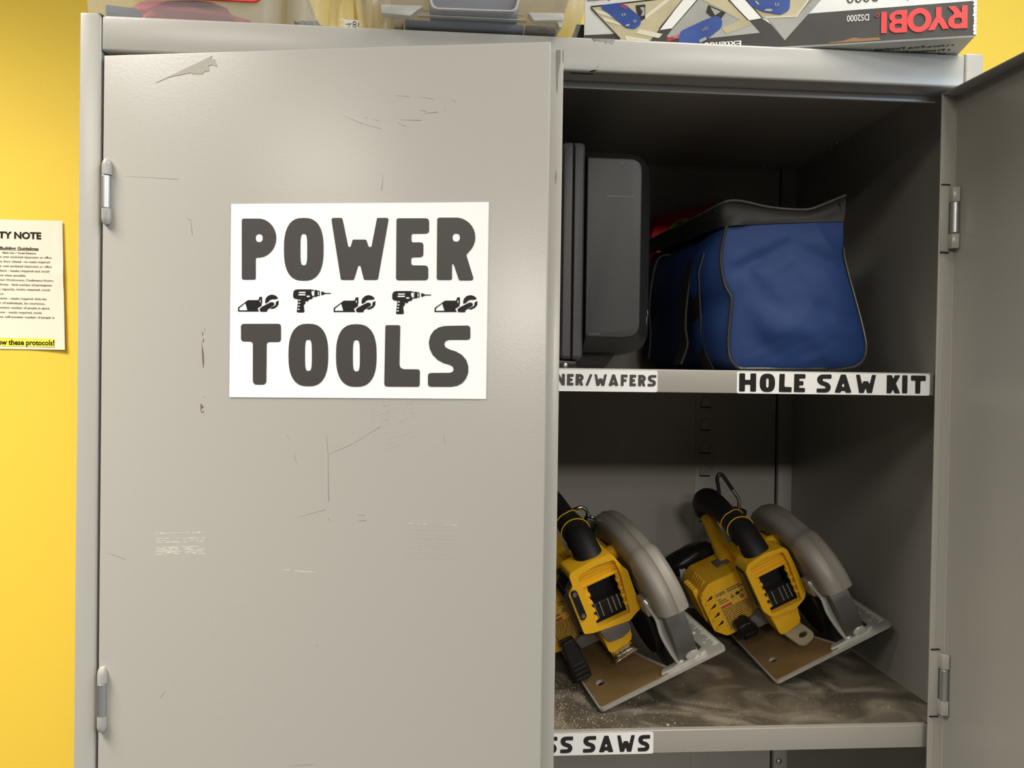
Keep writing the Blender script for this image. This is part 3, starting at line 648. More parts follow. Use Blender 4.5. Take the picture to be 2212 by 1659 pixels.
# -- middle clear bin, front edge hanging over the rail
b = base('storage_bin', 'wide frosted bin with dark blue contents in the middle of the cabinet top', 'bin', (-0.075, 0.15, ZT))
m = MB()
def mrng(e, z, r=0.022, f=None): return rr3(-0.182 - e, 0.0255 + e, -0.003 - (e * .9 if f is None else f), 0.300 + e, r, z)
m.loft([mrng(-0.006, ZT, 0.014), mrng(-0.0015, ZT + 0.002, 0.018, f=0.002), mrng(0.0008, ZT + 0.0055, f=0.006), mrng(0.0015, ZT + 0.0085, f=0.0080), mrng(0.0055, ZT + 0.0125, f=0.0095), mrng(0.0085, ZT + 0.026, 0.026, f=0.014), mrng(0.0125, ZT + 0.115, 0.028, f=0.024)])
put(m, 'bin_body', 'frost_mid', b)
YF = -0.0125
rc0 = fillet([(-0.1205, ZT + 0.0280), (-0.1175, ZT + 0.0118), (-0.0385, ZT + 0.0128), (-0.0350, ZT + 0.0280), (-0.040, ZT + 0.055), (-0.115, ZT + 0.055)], [.004, .007, .007, .004, .008, .008], 5)
cxy = (-0.078, ZT + 0.033)
m = MB(); m.prism([(cxy[0] + (x - cxy[0]) * 1.05, cxy[1] + (z - cxy[1]) * 1.07) for x, z in rc0], YF - 0.0065, YF + 0.004, 'y', holes=[rc0]); put(m, 'handle_recess', 'frost2', b)
m = MB(); m.box((-0.1330, YF - 0.0012, ZT + 0.0058), (-0.0265, YF + 0.004, ZT + 0.0066), 0.0003, 1); put(m, 'bin_rib', 'frost2', b)
m = MB(); m.box((-0.1290, YF - 0.0012, ZT + 0.0112), (-0.0290, YF + 0.004, ZT + 0.0119), 0.0003, 1); put(m, 'bin_rib', 'frost_mid', b)
for pts in ([(-0.1675, 0.0053), (-0.1688, 0.0140), (-0.1262, 0.0144), (-0.1335, 0.0098), (-0.1400, 0.0045)], [(-0.0255, 0.0130), (0.0108, 0.0142), (0.0098, 0.0062), (-0.0192, 0.0054)]):
    m = MB(); m.prism(fillet([(x, ZT + z) for x, z in pts], 0.0012, 3), YF - 0.0030, YF + 0.006, 'y', bev=0.0007); put(m, 'bin_tab', 'frost2', b)
m = MB(); m.prism(fillet([(0.0038, ZT + 0.0065), (0.0100, ZT + 0.0070), (0.0085, ZT - 0.0008 + 0.0012), (0.0060, ZT + 0.0004)], 0.0008, 3), YF - 0.002, YF + 0.008, 'y'); put(m, 'bin_hook', 'frost2', b)
m = MB(); m.box((-0.1465, 0.001, ZT + 0.001), (-0.0275, 0.27, ZT + 0.0085), 0.002, 2); bc = put(m, 'blue_contents', 'navy', b)
m = MB(); m.prism(fillet([(-0.0065, ZT + 0.0125), (0.27, ZT + 0.0095), (0.27, ZT + 0.085), (-0.012, ZT + 0.085)], 0.004, 3), -0.122, -0.034, 'x', bev=0.003); put(m, 'blue_contents', 'navy', b)
m = MB(); m.box((-0.026, 0.002, ZT + 0.001), (0.006, 0.25, ZT + 0.0095), 0.003, 2); put(m, 'brown_contents', 'brownin', b)
m = MB(); m.box((-0.158, 0.004, ZT + 0.001), (-0.1485, 0.25, ZT + 0.010), 0.003, 2); put(m, 'tan_contents', 'tan', b)
m = MB().box((-0.199, -0.018, ZT + 0.115), (0.042, 0.316, ZT + 0.128), 0.005, 3); put(m, 'bin_lid', 'frost2', b)

# -- upside-down sander box, right corner hanging over the rail
BX = T(0.04277, 0.06025, ZT) @ RZ(-14.64)
b = thing('cardboard_box', 'worn printed cardboard box lying upside down at the right end of the cabinet top', 'box', mtx=BX)
MB().box((0, 0, 0.0004), (0.391, 0.115, 0.150), 0.0012, 2).build('carton', 'card', b)
def art(name, mname, polys, y=-0.0003, d=0.0004, r=0):
    if len(polys) > 1 and name in ('sander_photo', 'wood_photo', 'grey_photo', 'white_stripe', 'border_line', 'sander_base', 'moulding_photo'):
        for p in polys: art(name, mname, [p], y, d, r)
        return
    m = MB()
    for p in polys:
        p = [(min(max(x, 0.0006), 0.3904), max(z, 0.0012)) for x, z in p]
        m.prism(fillet(p, r, 5) if r else p, y, y + d, 'y')
    return m.build(name, mname, b, smooth=False)
art('black_band', 'boxblack', [[(0.0006, 0.0012), (0.3904, 0.0012), (0.3904, 0.0353), (0.2341, 0.0336), (0.2200, 0.0302), (0.2086, 0.0074), (0.1950, 0.0250), (0.1856, 0.0318), (0.1502, 0.0600), (0.0830, 0.0600), (0.0072, 0.0571), (0.0072, 0.0545), (0.0331, 0.0258), (0.0006, 0.0264)]], -0.0003)
art('wood_photo', 'boxtan', [[(0.0080, 0.0558), (0.0815, 0.0588), (0.1050, 0.0572), (0.0720, 0.0170), (0.0645, 0.0020), (0.0500, 0.0020), (0.0383, 0.0200)], [(0.1639, 0.0600), (0.2470, 0.0600), (0.2197, 0.0301), (0.1865, 0.0323)]], -0.0005)
art('moulding_photo', 'boxpale', [[(0.0110, 0.0535), (0.0150, 0.0490), (0.0390, 0.0400), (0.0400, 0.0440)], [(0.0190, 0.0450), (0.0230, 0.0400), (0.0400, 0.0340), (0.0400, 0.0365)], [(0.0600, 0.0290), (0.0840, 0.0220), (0.0800, 0.0180), (0.0560, 0.0250)], [(0.0440, 0.0230), (0.0700, 0.0170), (0.0650, 0.0060), (0.0470, 0.0150)], [(0.0640, 0.0420), (0.0860, 0.0580), (0.0920, 0.0580), (0.0660, 0.0390)], [(0.1880, 0.0330), (0.2180, 0.0322), (0.2180, 0.0310), (0.1890, 0.0316)], [(0.2190, 0.0312), (0.2200, 0.0302), (0.2330, 0.0480), (0.2315, 0.0490)]], -0.0007)
art('grey_photo', 'boxgrey', [[(0.1191, 0.0590), (0.1502, 0.0575), (0.1839, 0.0169), (0.1302, 0.0144), (0.1103, 0.0136), (0.0882, 0.0190)], [(0.1920, 0.0309), (0.2190, 0.0300), (0.2315, 0.0480), (0.2440, 0.0470), (0.2088, 0.0074)]], -0.0005)
art('wood_photo', 'boxtan', [[(0.1191, 0.0588), (0.1502, 0.0575), (0.1690, 0.0330), (0.1640, 0.0310), (0.1340, 0.0500)], [(0.1450, 0.0240), (0.1690, 0.0330), (0.1760, 0.0260), (0.1500, 0.0180)]], -0.0007)
art('white_stripe', 'card', [[(0.1067, 0.0600), (0.1230, 0.0600), (0.0941, 0.0275), (0.0812, 0.0265)], [(0.1460, 0.0600), (0.1620, 0.0600), (0.1856, 0.0318), (0.1725, 0.0305)]], -0.0007)
art('border_line', 'boxline', [[(0.0069, 0.0548), (0.0079, 0.0548), (0.0400, 0.0200), (0.0385, 0.0200)], [(0.0069, 0.0571), (0.0830, 0.0601), (0.0830, 0.0596), (0.0069, 0.0563)], [(0.1057, 0.0590), (0.1067, 0.0590), (0.0812, 0.0280), (0.0800, 0.0280)], [(0.0941, 0.0275), (0.0950, 0.0275), (0.1240, 0.0600), (0.1228, 0.0600)], [(0.1450, 0.0600), (0.1462, 0.0600), (0.1727, 0.0305), (0.1715, 0.0305)], [(0.1620, 0.0600), (0.1630, 0.0600), (0.1866, 0.0318), (0.1856, 0.0318)]], -0.0009)
art('sander_photo', 'boxblue', [[(0.0150, 0.0570), (0.0367, 0.0585), (0.0450, 0.0555), (0.0605, 0.0415), (0.0612, 0.0338), (0.0546, 0.0290), (0.0453, 0.0312), (0.0380, 0.0374), (0.0280, 0.0465)], [(0.0990, 0.0020), (0.1025, 0.0235), (0.1250, 0.0330), (0.1400, 0.0380), (0.1455, 0.0330), (0.1453, 0.0250), (0.1302, 0.0135), (0.1203, 0.0060)], [(0.1650, 0.0600), (0.2140, 0.0600), (0.2130, 0.0380), (0.2040, 0.0340), (0.1864, 0.0385), (0.1747, 0.0451)]], -0.0010, r=0.006)
art('sander_detail', 'boxgrey', [[(0.0400, 0.0460), (0.0410, 0.0465), (0.0425, 0.0440), (0.0415, 0.0435)], [(0.0425, 0.0465), (0.0435, 0.0470), (0.0450, 0.0445), (0.0440, 0.0440)], [(0.0530, 0.0385), (0.0538, 0.0388), (0.0548, 0.0360), (0.0540, 0.0357)], [(0.0550, 0.0390), (0.0558, 0.0393), (0.0568, 0.0365), (0.0560, 0.0362)], [(0.0455, 0.0345), (0.0495, 0.0350), (0.0480, 0.0325), (0.0445, 0.0330)],
    [(0.1250, 0.0250), (0.1257, 0.0253), (0.1265, 0.0222), (0.1258, 0.0219)], [(0.1272, 0.0257), (0.1279, 0.0260), (0.1287, 0.0229), (0.1280, 0.0226)], [(0.1294, 0.0264), (0.1301, 0.0267), (0.1309, 0.0236), (0.1302, 0.0233)], [(0.1220, 0.0130), (0.1290, 0.0160), (0.1300, 0.0130), (0.1230, 0.0100)], [(0.1780, 0.0500), (0.1800, 0.0500), (0.1830, 0.0460), (0.1810, 0.0460)], [(0.1980, 0.0465), (0.1990, 0.0465), (0.2000, 0.0430), (0.1990, 0.0430)], [(0.2005, 0.0465), (0.2015, 0.0465), (0.2025, 0.0430), (0.2015, 0.0430)], [(0.1890, 0.0410), (0.1960, 0.0405), (0.1950, 0.0380), (0.1880, 0.0390)]], -0.0013)
art('sander_base', 'boxline', [[(0.0552, 0.0545), (0.0655, 0.0548), (0.0655, 0.0400), (0.0600, 0.0370), (0.0565, 0.0475)], [(0.1310, 0.0495), (0.1490, 0.0404), (0.1440, 0.0335), (0.1340, 0.0372), (0.1290, 0.0420)]], -0.0009)
art('sander_base', 'boxgrey', [[(0.0600, 0.0520), (0.0645, 0.0520), (0.0620, 0.0475)], [(0.0640, 0.0510), (0.0648, 0.0510), (0.0648, 0.0430), (0.0610, 0.0425)], [(0.1330, 0.0470), (0.1440, 0.0415), (0.1380, 0.0380)]], -0.0011)
FP = lambda y: (lambda x, z: (x, y, z))
# brand lettering, printed upside down because the box is
m = MB()
ic2 = lambda pts, holes=(): m.prism(pts, -0.0011, -0.0006, 'y', holes=holes)
ic2([(0.3021, 0.0082), (0.3075, 0.0082), (0.3073, 0.0297), (0.3020, 0.0299)])
ic2(fillet([(0.3267, 0.0077), (0.3265, 0.0305), (0.3165, 0.0305), (0.3096, 0.0270), (0.3098, 0.0215), (0.3130, 0.0195), (0.3098, 0.0170), (0.3098, 0.0110), (0.3150, 0.0078)], [0, 0, .006, .006, .005, .002, .005, .006, .006], 4), [fillet([(0.3215, 0.0125), (0.3215, 0.0170), (0.3150, 0.0170), (0.3150, 0.0125)], .0018, 3), fillet([(0.3215, 0.0215), (0.3215, 0.0260), (0.3150, 0.0260), (0.3150, 0.0215)], .0018, 3)])
ic2(ellipse(0.3380, 0.0192, 0.0113, 0.0122, 32), [ellipse(0.3380, 0.0192, 0.0058, 0.0068, 28)])
ic2([(0.3586, 0.0312), (0.3533, 0.0310), (0.3534, 0.0215), (0.3461, 0.0082), (0.3523, 0.0083), (0.3561, 0.0158), (0.3601, 0.0087), (0.3660, 0.0090), (0.3587, 0.0218)])
ic2(fillet([(0.3828, 0.0082), (0.3825, 0.0310), (0.3772, 0.0310), (0.3774, 0.0235), (0.3712, 0.0310), (0.3644, 0.0308), (0.3715, 0.0232), (0.3648, 0.0195), (0.3648, 0.0120), (0.3700, 0.0083)], [0, 0, 0, 0, 0, 0, .003, .006, .007, .006], 4), [fillet([(0.3775, 0.0130), (0.3775, 0.0190), (0.3705, 0.0190), (0.3705, 0.0130)], .0022, 3)])
ic2(ellipse(0.2983, 0.0268, 0.0019, 0.0019, 16), [ellipse(0.2983, 0.0268, 0.0014, 0.0014, 14)])
m.build('brand_lettering', 'boxred', b, smooth=False); m = MB()
add_text(m, 'RYOBI', 0.0890, 0.1013, 0.0190, 0.0045, lambda x, z: (x, -0.0014, z + (x - 0.0950) * 0.26), 0.02, flip=True)
m.build('brand_lettering', 'boxred', b, smooth=False); m = MB()
add_text(m, 'RYO', 0.0395, 0.0455, 0.0560, 0.0040, lambda x, z: (x, -0.0014, z - (x - 0.0425) * 0.5), 0.02, flip=True)
m.build('brand_lettering', 'boxred', b, smooth=False)
m = MB(); add_text(m, 'DS2000', 0.2693, 0.2905, 0.0288, 0.0068, FP(-0.0007), 0.006, flip=True); add_text(m, 'Extended Reach', 0.0900, 0.1652, 0.0098, 0.0062, FP(-0.0007), 0.02, flip=True)
m.build('white_lettering', 'card', b, smooth=False)
m = MB(); add_text(m, '2000', 0.2690, 0.2990, 0.0510, 0.0105, FP(-0.0005), -0.004, flip=True); add_text(m, 'Detail Sander', 0.3140, 0.3880, 0.0480, 0.0085, FP(-0.0005), -0.004, flip=True); add_text(m, 'Restorations', -0.0010 + 0.004, 0.0275, 0.0655, 0.0042, FP(-0.0005), 0.01, flip=True)
m.build('black_lettering', 'boxline', b, smooth=False)
m = MB(); m.prism([(0.2510, 0.0014), (0.2520, 0.0022), (0.2663, 0.0032), (0.2762, 0.0058), (0.2833, 0.0044), (0.3002, 0.0044), (0.3022, 0.0014)], -0.0010, 0.004, 'y'); m.build('torn_edge', 'cardbrown', b)
m = MB(); m.box((0.0012, 0.001, -0.0002), (0.3900, 0.114, 0.0006)); m.build('bottom_panel', 'cardunder', b, smooth=False)
m = MB()
for i, (s, yy, x0, x1) in enumerate([('Ultra-Fine Finishes', 0.0150, 0.3010, 0.3720), ('Precision Detail Finishes', 0.0260, 0.2860, 0.3720), ('Sanding Kit', 0.037, 0.330, 0.372)]):
    add_text(m, s, x0, x1, 0, 0.0058, (lambda yy: (lambda x, z: (x, yy + z + 0.0058, -0.0004)))(yy), 0.02, flip=True)
    m.prism(ellipse(0.3760, yy + 0.003, 0.0014, 0.0012, 10), -0.0006, -0.0003, 'z')
m.build('bullet_lettering', 'boxline', b, smooth=False)
m = MB()
for k in range(14):
    z = 0.002 + k * 0.0036; m.prism([(0.3885 - rng.uniform(0, .0014), z), (0.3912, z - .001), (0.3912, z + .004), (0.3890 - rng.uniform(0, .0012), z + .003)], -0.0008, 0.002, 'y')
m.build('frayed_corner', 'card', b, smooth=False)
# -- dark spacer block filling the gap between bin and box
b = base('dark_spacer', 'small black block in the gap between the middle bin and the printed box', 'case', (0.049, 0.16, ZT))
put(MB().box((0.0378, 0.085, ZT), (0.0590, 0.24, ZT + 0.05), 0.002, 2), 'spacer_body', 'toolblack', b)
put(MB().box((0.0372, 0.083, ZT + 0.024), (0.0596, 0.242, ZT + 0.027), 0.0008, 1), 'spacer_seam', 'case_edge', b)

# ------------------------------------------------------------------ black tool case standing on end on the upper shelf
Z1 = ZS1 + 0.0004
b = base('tool_case', 'black plastic tool case standing on end on the upper shelf behind the left door', 'tool case', (0.034, 0.23, Z1))
SX = 0.0338
def shell(sgn):
    X = lambda d: SX + sgn * d
    def ring(d0, d1, z0, z1, r, y, rs=0.002):
        p = fillet([(X(d0), z0), (X(d1), z0), (X(d1), z1), (X(d0), z1)], [rs, r, r, rs], 6)
        return [(q[0], y, q[1]) for q in p]
    m = MB(); m.loft([ring(0.016, 0.0735, 1.6810, 1.8735, 0.013, 0.0572), ring(0.0150, 0.0745, 1.6800, 1.8745, 0.014, 0.0575)] )
    m.loft([ring(0.0150, 0.0745, 1.6800, 1.8745, 0.014, 0.0576), ring(0.0140, 0.0790, 1.6750, 1.8785, 0.020, 0.0630), ring(0.0130, 0.0880, 1.6640, 1.8850, 0.027, 0.074), ring(0.0130, 0.0885, 1.6625, 1.8860, 0.028, 0.082), ring(0.0130, 0.0885, 1.6625, 1.8860, 0.028, 0.385), ring(0.0140, 0.0790, 1.6750, 1.8785, 0.020, 0.400)])
    sh = put(m, 'case_shell', 'case_edge', b)
    m = MB(); m.prism(fillet([(X(0.0155), 1.6812), (X(0.0735), 1.6808), (X(0.0735), 1.8735), (X(0.0155), 1.8725)], [.003, .015, .015, .003], 6), 0.0562, 0.0580, 'y', bev=0.0008)
    put(m, 'end_panel', 'case', sh)
    m = MB(); m.loft([ring(0.0016, 0.0100, 1.6590, 1.8860, 0.006, 0.0588, 0.002), ring(0.0008, 0.0122, 1.6560, 1.8910, 0.008, 0.0612, 0.001), ring(0.0008, 0.0135, 1.6530, 1.8925, 0.009, 0.072, 0.001), ring(0.0008, 0.0135, 1.6530, 1.8925, 0.009, 0.40, 0.001)])
    put(m, 'case_rim', 'case', sh)
    return sh
sr = shell(1); sl = shell(-1)
m = MB().box((SX - 0.0009, 0.063, 1.657), (SX + 0.0009, 0.398, 1.889)); put(m, 'seam_strip', 'dark', b)  # black strip filling the parting line between the shells
m = MB(); m.prism(fillet([(-0.018, Z1), (0.0745, Z1), (0.0885, 1.6640), (-0.030, 1.6640)], 0.001, 2), 0.085, 0.37, 'y', bev=0.001); put(m, 'case_foot', 'toolblack', b)
m = MB(); m.prism(fillet([(0.0150, Z1), (0.0400, Z1), (0.0400, 1.6535), (0.0150, 1.6550)], 0.003, 3), 0.0595, 0.085, 'y', bev=0.001); hb = put(m, 'hinge_block', 'toolblack', b)
m = MB(); m.lathe([(0.0012, -0.001), (0.0023, -0.0004), (0.0023, 0.004)], (0.0275, 0.0590, 1.6492), 'y', 16); put(m, 'hinge_pin', 'zincdull', hb)
m = MB()
for (x, z, l, a) in [(0.110, 1.6900, 0.008, 60), (0.114, 1.696, 0.010, 75), (0.116, 1.705, 0.012, 85), (0.104, 1.6845, 0.006, 35), (0.0985, 1.680, 0.005, 20), (0.117, 1.715, 0.006, 95), (0.112, 1.684, 0.006, 50)]:
    m.box((-l / 2, -0.0006, -0.0003), (l / 2, 0.0006, 0.0003), mtx=T(x + 0.0035, 0.0716, z - 0.006) @ Matrix.Rotation(R(-a), 4, 'Y'))
for (x, z, w, dy) in [(0.085, 1.8335, 0.030, 0), (0.0865, 1.8695, 0.003, 0), (0.0585, 1.6835, 0.012, 0)]:
    m.box((x - w / 2, 0.0560, z - 0.0002), (x + w / 2, 0.0563, z + 0.0002))
put(m, 'scuff_marks', 'scuff', sr, smooth=False)

# ------------------------------------------------------------------ blue bag with black trim
b = base('tool_bag', 'soft blue nylon tool bag with black zipped top, sagging on the upper shelf', 'bag', (0.285, 0.2, Z1))
BL = [(0.2241,0.0544,1.6461),(0.2151,0.0555,1.6514),(0.2091,0.0578,1.6629),(0.2089,0.0616,1.6825),(0.2129,0.0667,1.7089),(0.2146,0.0702,1.7276),(0.2085,0.0727,1.7408),(0.2049,0.0768,1.7623),(0.2058,0.0803,1.7813),(0.2133,0.0856,1.8103)]
BR = [(0.3187,0.0544,1.6474),(0.3500,0.0553,1.6520),(0.3623,0.0570,1.6614),(0.3662,0.0596,1.6746),(0.3644,0.0634,1.6945),(0.3588,0.0692,1.7252),(0.3529,0.0748,1.7549),(0.3490,0.0793,1.7794),(0.3500,0.0831,1.8002),(0.3517,0.0867,1.8198)]
def cur(P, n):
    P = [Vector(p) for p in P]; L = [0]
    for a, c in zip(P, P[1:]): L.append(L[-1] + (c - a).length)
    out = []
    for i in range(n):
        t = L[-1] * i / (n - 1); k = 0
        while k < len(P) - 2 and L[k + 1] < t: k += 1
        u = (t - L[k]) / (L[k + 1] - L[k])
        p0, p1, p2, p3 = P[max(k - 1, 0)], P[k], P[k + 1], P[min(k + 2, len(P) - 1)]
        out.append(0.5 * (2 * p1 + (p2 - p0) * u + (2 * p0 - 5 * p1 + 4 * p2 - p3) * u * u + (3 * p1 - p0 - 3 * p2 + p3) * u ** 3))
    return out
NV, NU = 40, 44
lc, rc = cur(BL, NV), cur(BR, NV)
for P in (lc, rc):
    for p in P: p.z = max(p.z, Z1)
def wr(x, z, k=1.0):
    a = noise.noise(Vector((x * 16, z * 22 + x * 18, 1.7))) * 0.0050 + noise.noise(Vector((x * 46 + z * 30, z * 40, 4.1))) * 0.0018
    a += noise.noise(Vector((x * 30, z * 95 - x * 30, 9.0))) * 0.0010
    return a * k
rows = []
for j in range(NV):
    v = j / (NV - 1); row = []
    for i in range(NU + 1):
        u = i / NU; p = lc[j].lerp(rc[j], u); e = min(1, 5 * u, 5 * (1 - u)) * min(1, 6 * v + 0.05, 7 * (1 - v) + 0.15)
        bul = math.sin(math.pi * u) ** 0.7 * math.sin(math.pi * min(1, v * 1.05)) ** 0.7
        fold = 0.004 * math.exp(-((v - (0.86 - 0.35 * abs(u - 0.55))) / 0.05) ** 2) - 0.0035 * math.exp(-((v - 0.36) / 0.10) ** 2) * math.sin(math.pi * u)
        crease = -0.003 * math.exp(-(((u - 0.86) + (v - 0.86) * 0.9) / 0.035) ** 2) * (v > 0.6)
        row.append((p.x, p.y - 0.014 * bul + e * (wr(p.x, p.z) + fold + crease), max(p.z, Z1)))
    rows.append(row)
front = rows
# sides, bottom and back as one skin continuing from the front panel
m = MB(); m.grid(front)
loopi = [lc[j] for j in range(NV)][::-1]          # left edge, top to bottom
outl = loopi + [Vector(front[0][i]) for i in range(2, NU - 1, 2)] + [rc[j] for j in range(NV)]
rings = []
for k in range(14):
    t = k / 13; rg = []
    for q in outl:
        v = (q.z - Z1) / 0.165; side = -1 if q.x < 0.285 else 1
        on_side = abs(q.x - 0.285) > 0.055
        g = math.sin(math.pi * min(t * 1.6 + 0.06, 1) ** 0.6) if t < 0.62 else 0.25
        x = q.x + side * (0.021 if side < 0 else 0.005) * math.sin(math.pi * min(max(v * 0.92 + 0.06, 0), 1)) * min(1, t * 7) * (1 if on_side else 0)
        if side < 0: x -= 0.006 * t * v
        y = q.y + t * (0.366 - q.y) if t > 0 else q.y
        x += (wr(y * 0.7 + 3, q.z, 0.9) if t > 0 else 0); z = q.z + (0.012 * t * v if v > 0.8 else 0)
        rg.append((x, y, max(z, Z1)))
    rings.append(rg)
m.grid(rings)
bk = [Vector(p) for p in rings[-1]]
m.grid([[tuple(bk[j].lerp(bk[len(bk) - 1 - j], i / 10)) for i in range(11)] for j in range(len(bk) // 2)])
bmesh.ops.remove_doubles(m.bm, verts=m.bm.verts, dist=0.0004); put(m, 'bag_body', 'bagblue', b, angle=70)
# piping round the front panel
pp = [Vector(p) + Vector((0, -0.0012, 0)) for p in lc[::-1]] + [Vector(front[0][i]) + Vector((0, -0.002, 0.0019)) for i in range(1, NU)] + [Vector(p) + Vector((0, -0.0012, 0)) for p in rc[: int(NV * .86)]]
for q in pp: q.z = max(q.z, Z1 + 0.0019)
m = MB().tube(pp, 0.0017, 10); put(m, 'piping', 'piping', b)
# black zipped band round the top
ZIP = [(0.2098,0.0943,1.8367),(0.2223,0.0950,1.8406),(0.2375,0.0947,1.8397),(0.2648,0.0936,1.8342),(0.2924,0.0931,1.8322),(0.3133,0.0931,1.8328),(0.3277,0.0939,1.8381),(0.3581,0.0961,1.8511)]
SIDE_T = [(0.1884,0.3600,1.8386),(0.1903,0.3000,1.8358),(0.1940,0.2000,1.8325),(0.1970,0.1300,1.8312)]
SIDE_B = [(0.1880,0.3600,1.8186),(0.1905,0.3000,1.8161),(0.1965,0.2000,1.8108),(0.2010,0.1300,1.8096)]
top = cur(SIDE_T + ZIP, 60)
FB = [(0.2133,0.0848,1.8100),(0.2483,0.0850,1.8130),(0.3036,0.0854,1.8170),(0.3517,0.0860,1.8195)]
low = cur(SIDE_B + FB, 60)
m = MB(); nrow = []
for j in range(9):
    v = j / 8; row = []
    for i in range(60):
        p = low[i].lerp(top[i], v); f = 0.0028 * math.sin(v * math.pi) + 0.002 * noise.noise(Vector((i * 0.16, v * 2.2, 5)))
        nx = -1 if i < 22 else 0; row.append((p.x + nx * f, p.y - (1 - abs(nx)) * f, p.z))
    nrow.append(row)
m.grid(nrow, thick=0.0016); band = put(m, 'top_band', 'bagblack', b, angle=60)
m = MB().tube([p + Vector((0, -0.0008, 0.0008)) for p in top], 0.0017, 8); put(m, 'zip_edge', 'zipper', band)
# slack black top behind the zip
rows = []
for i in range(0, 24):
    t = i / 23; A = Vector((0.205 - 0.014 * t, 0.100 + 0.25 * t, 1.832 - 0.004 * math.sin(t * 9))); B2 = Vector((0.352 - 0.01 * t, 0.100 + 0.25 * t, 1.838 - 0.012 * t))
    rows.append([tuple(A.lerp(B2, u / 12) - Vector((0, 0, 0.012 * math.sin(math.pi * u / 12)))) for u in range(13)])
m = MB().grid(rows, thick=0.0015); put(m, 'bag_top', 'bagblack', b, angle=70)
rows = []
for j in range(9):
    v = j / 8; rows.append([(0.3495 - 0.008 * t + 0.0025 * (1 - v), 0.088 + 0.27 * t, 1.812 + 0.030 * v * (1 - 0.35 * t)) for t in [i / 10 for i in range(11)]])
m = MB().grid(rows, thick=0.0015); put(m, 'side_band', 'bagblack', b, angle=70)
# carrying straps hanging down the left side
for dx, y, pts in [(0, 0.14, [(0.2063,1.7845),(0.1977,1.7850),(0.1910,1.7800),(0.1868,1.7690),(0.1828,1.7524),(0.1800,1.7284),(0.1787,1.7114),(0.1790,1.6931),(0.1815,1.6791),(0.1790,1.6677),(0.1740,1.6540)]), (-.008, 0.24, [(0.196,1.800),(0.180,1.795),(0.172,1.77),(0.168,1.73),(0.170,1.69),(0.168,1.662)])]:
    P = cur([(x + dx, y, z) for x, z in pts], 26)
    rows = [[(p.x, p.y - 0.016 + 0.032 * k / 4, p.z) for k in range(5)] for p in P]
    m = MB().grid(rows, thick=0.0022); put(m, 'carry_strap', 'bagblack', b, angle=60)
m = MB()
rows = [[(x + 0.001 - 0.0215 * math.sin(math.pi * min(max((z - Z1) / 0.165 * .92 + .06, 0), 1)) + 0.001 * k, 0.105 + 0.02 * k, z) for k in range(3)] for x, z in [(0.213, 1.648), (0.2095, 1.665), (0.210, 1.690), (0.2125, 1.715), (0.211, 1.735), (0.206, 1.76), (0.206, 1.782)]]
m.grid(rows, thick=0.0018); put(m, 'strap_anchor', 'bagblack', b, angle=60)

# ------------------------------------------------------------------ red cloth with a lime patch on top of the bag
RED = [(0.2300,1.6490),(0.2260,1.7400),(0.2160,1.8200),(0.2000,1.8441),(0.2007,1.8530),(0.2067,1.8745),(0.2138,1.8844),(0.2372,1.8904),(0.2644,1.8966),(0.2862,1.9035),(0.3007,1.9096),(0.3117,1.9096),(0.3209,1.9027),(0.3177,1.8794),(0.3220,1.7400),(0.3180,1.6490)]
b = base('red_pouch', 'red cloth pouch with a lime patch standing behind the blue bag', 'pouch', (0.26, 0.41, Z1))
cx, cz = 0.26, 1.78
rings = []
for k in range(9):
    t = k / 8; y = 0.3835 + 0.050 * t; q = 0.94 + 0.06 * math.sin(math.pi * (0.12 + 0.76 * t)) if k else 0.965
    rings.append([(cx + (x - cx) * q, y, max(Z1, cz + (z - cz) * q + 0.0015 * noise.noise(Vector((x * 60, y * 60, 2))))) for x, z in fillet(RED, 0.008, 4)])
rp = put(MB().loft(rings), 'pouch_body', 'redcloth', b, angle=80)
m = MB(); m.prism(fillet([(0.2283, 1.8632), (0.2354, 1.8724), (0.2462, 1.8785), (0.2595, 1.8815), (0.2580, 1.8766), (0.2427, 1.8663)], 0.002, 3), 0.3820, 0.3840, 'y'); put(m, 'lime_patch', 'lime', b)
m = MB(); m.prism([(0.2406, 1.8706), (0.2415, 1.8732), (0.2460, 1.8741), (0.2496, 1.8746), (0.2523, 1.8739), (0.2460, 1.8716)], 0.3812, 0.3822, 'y'); put(m, 'patch_print', 'ink2', b, smooth=False)

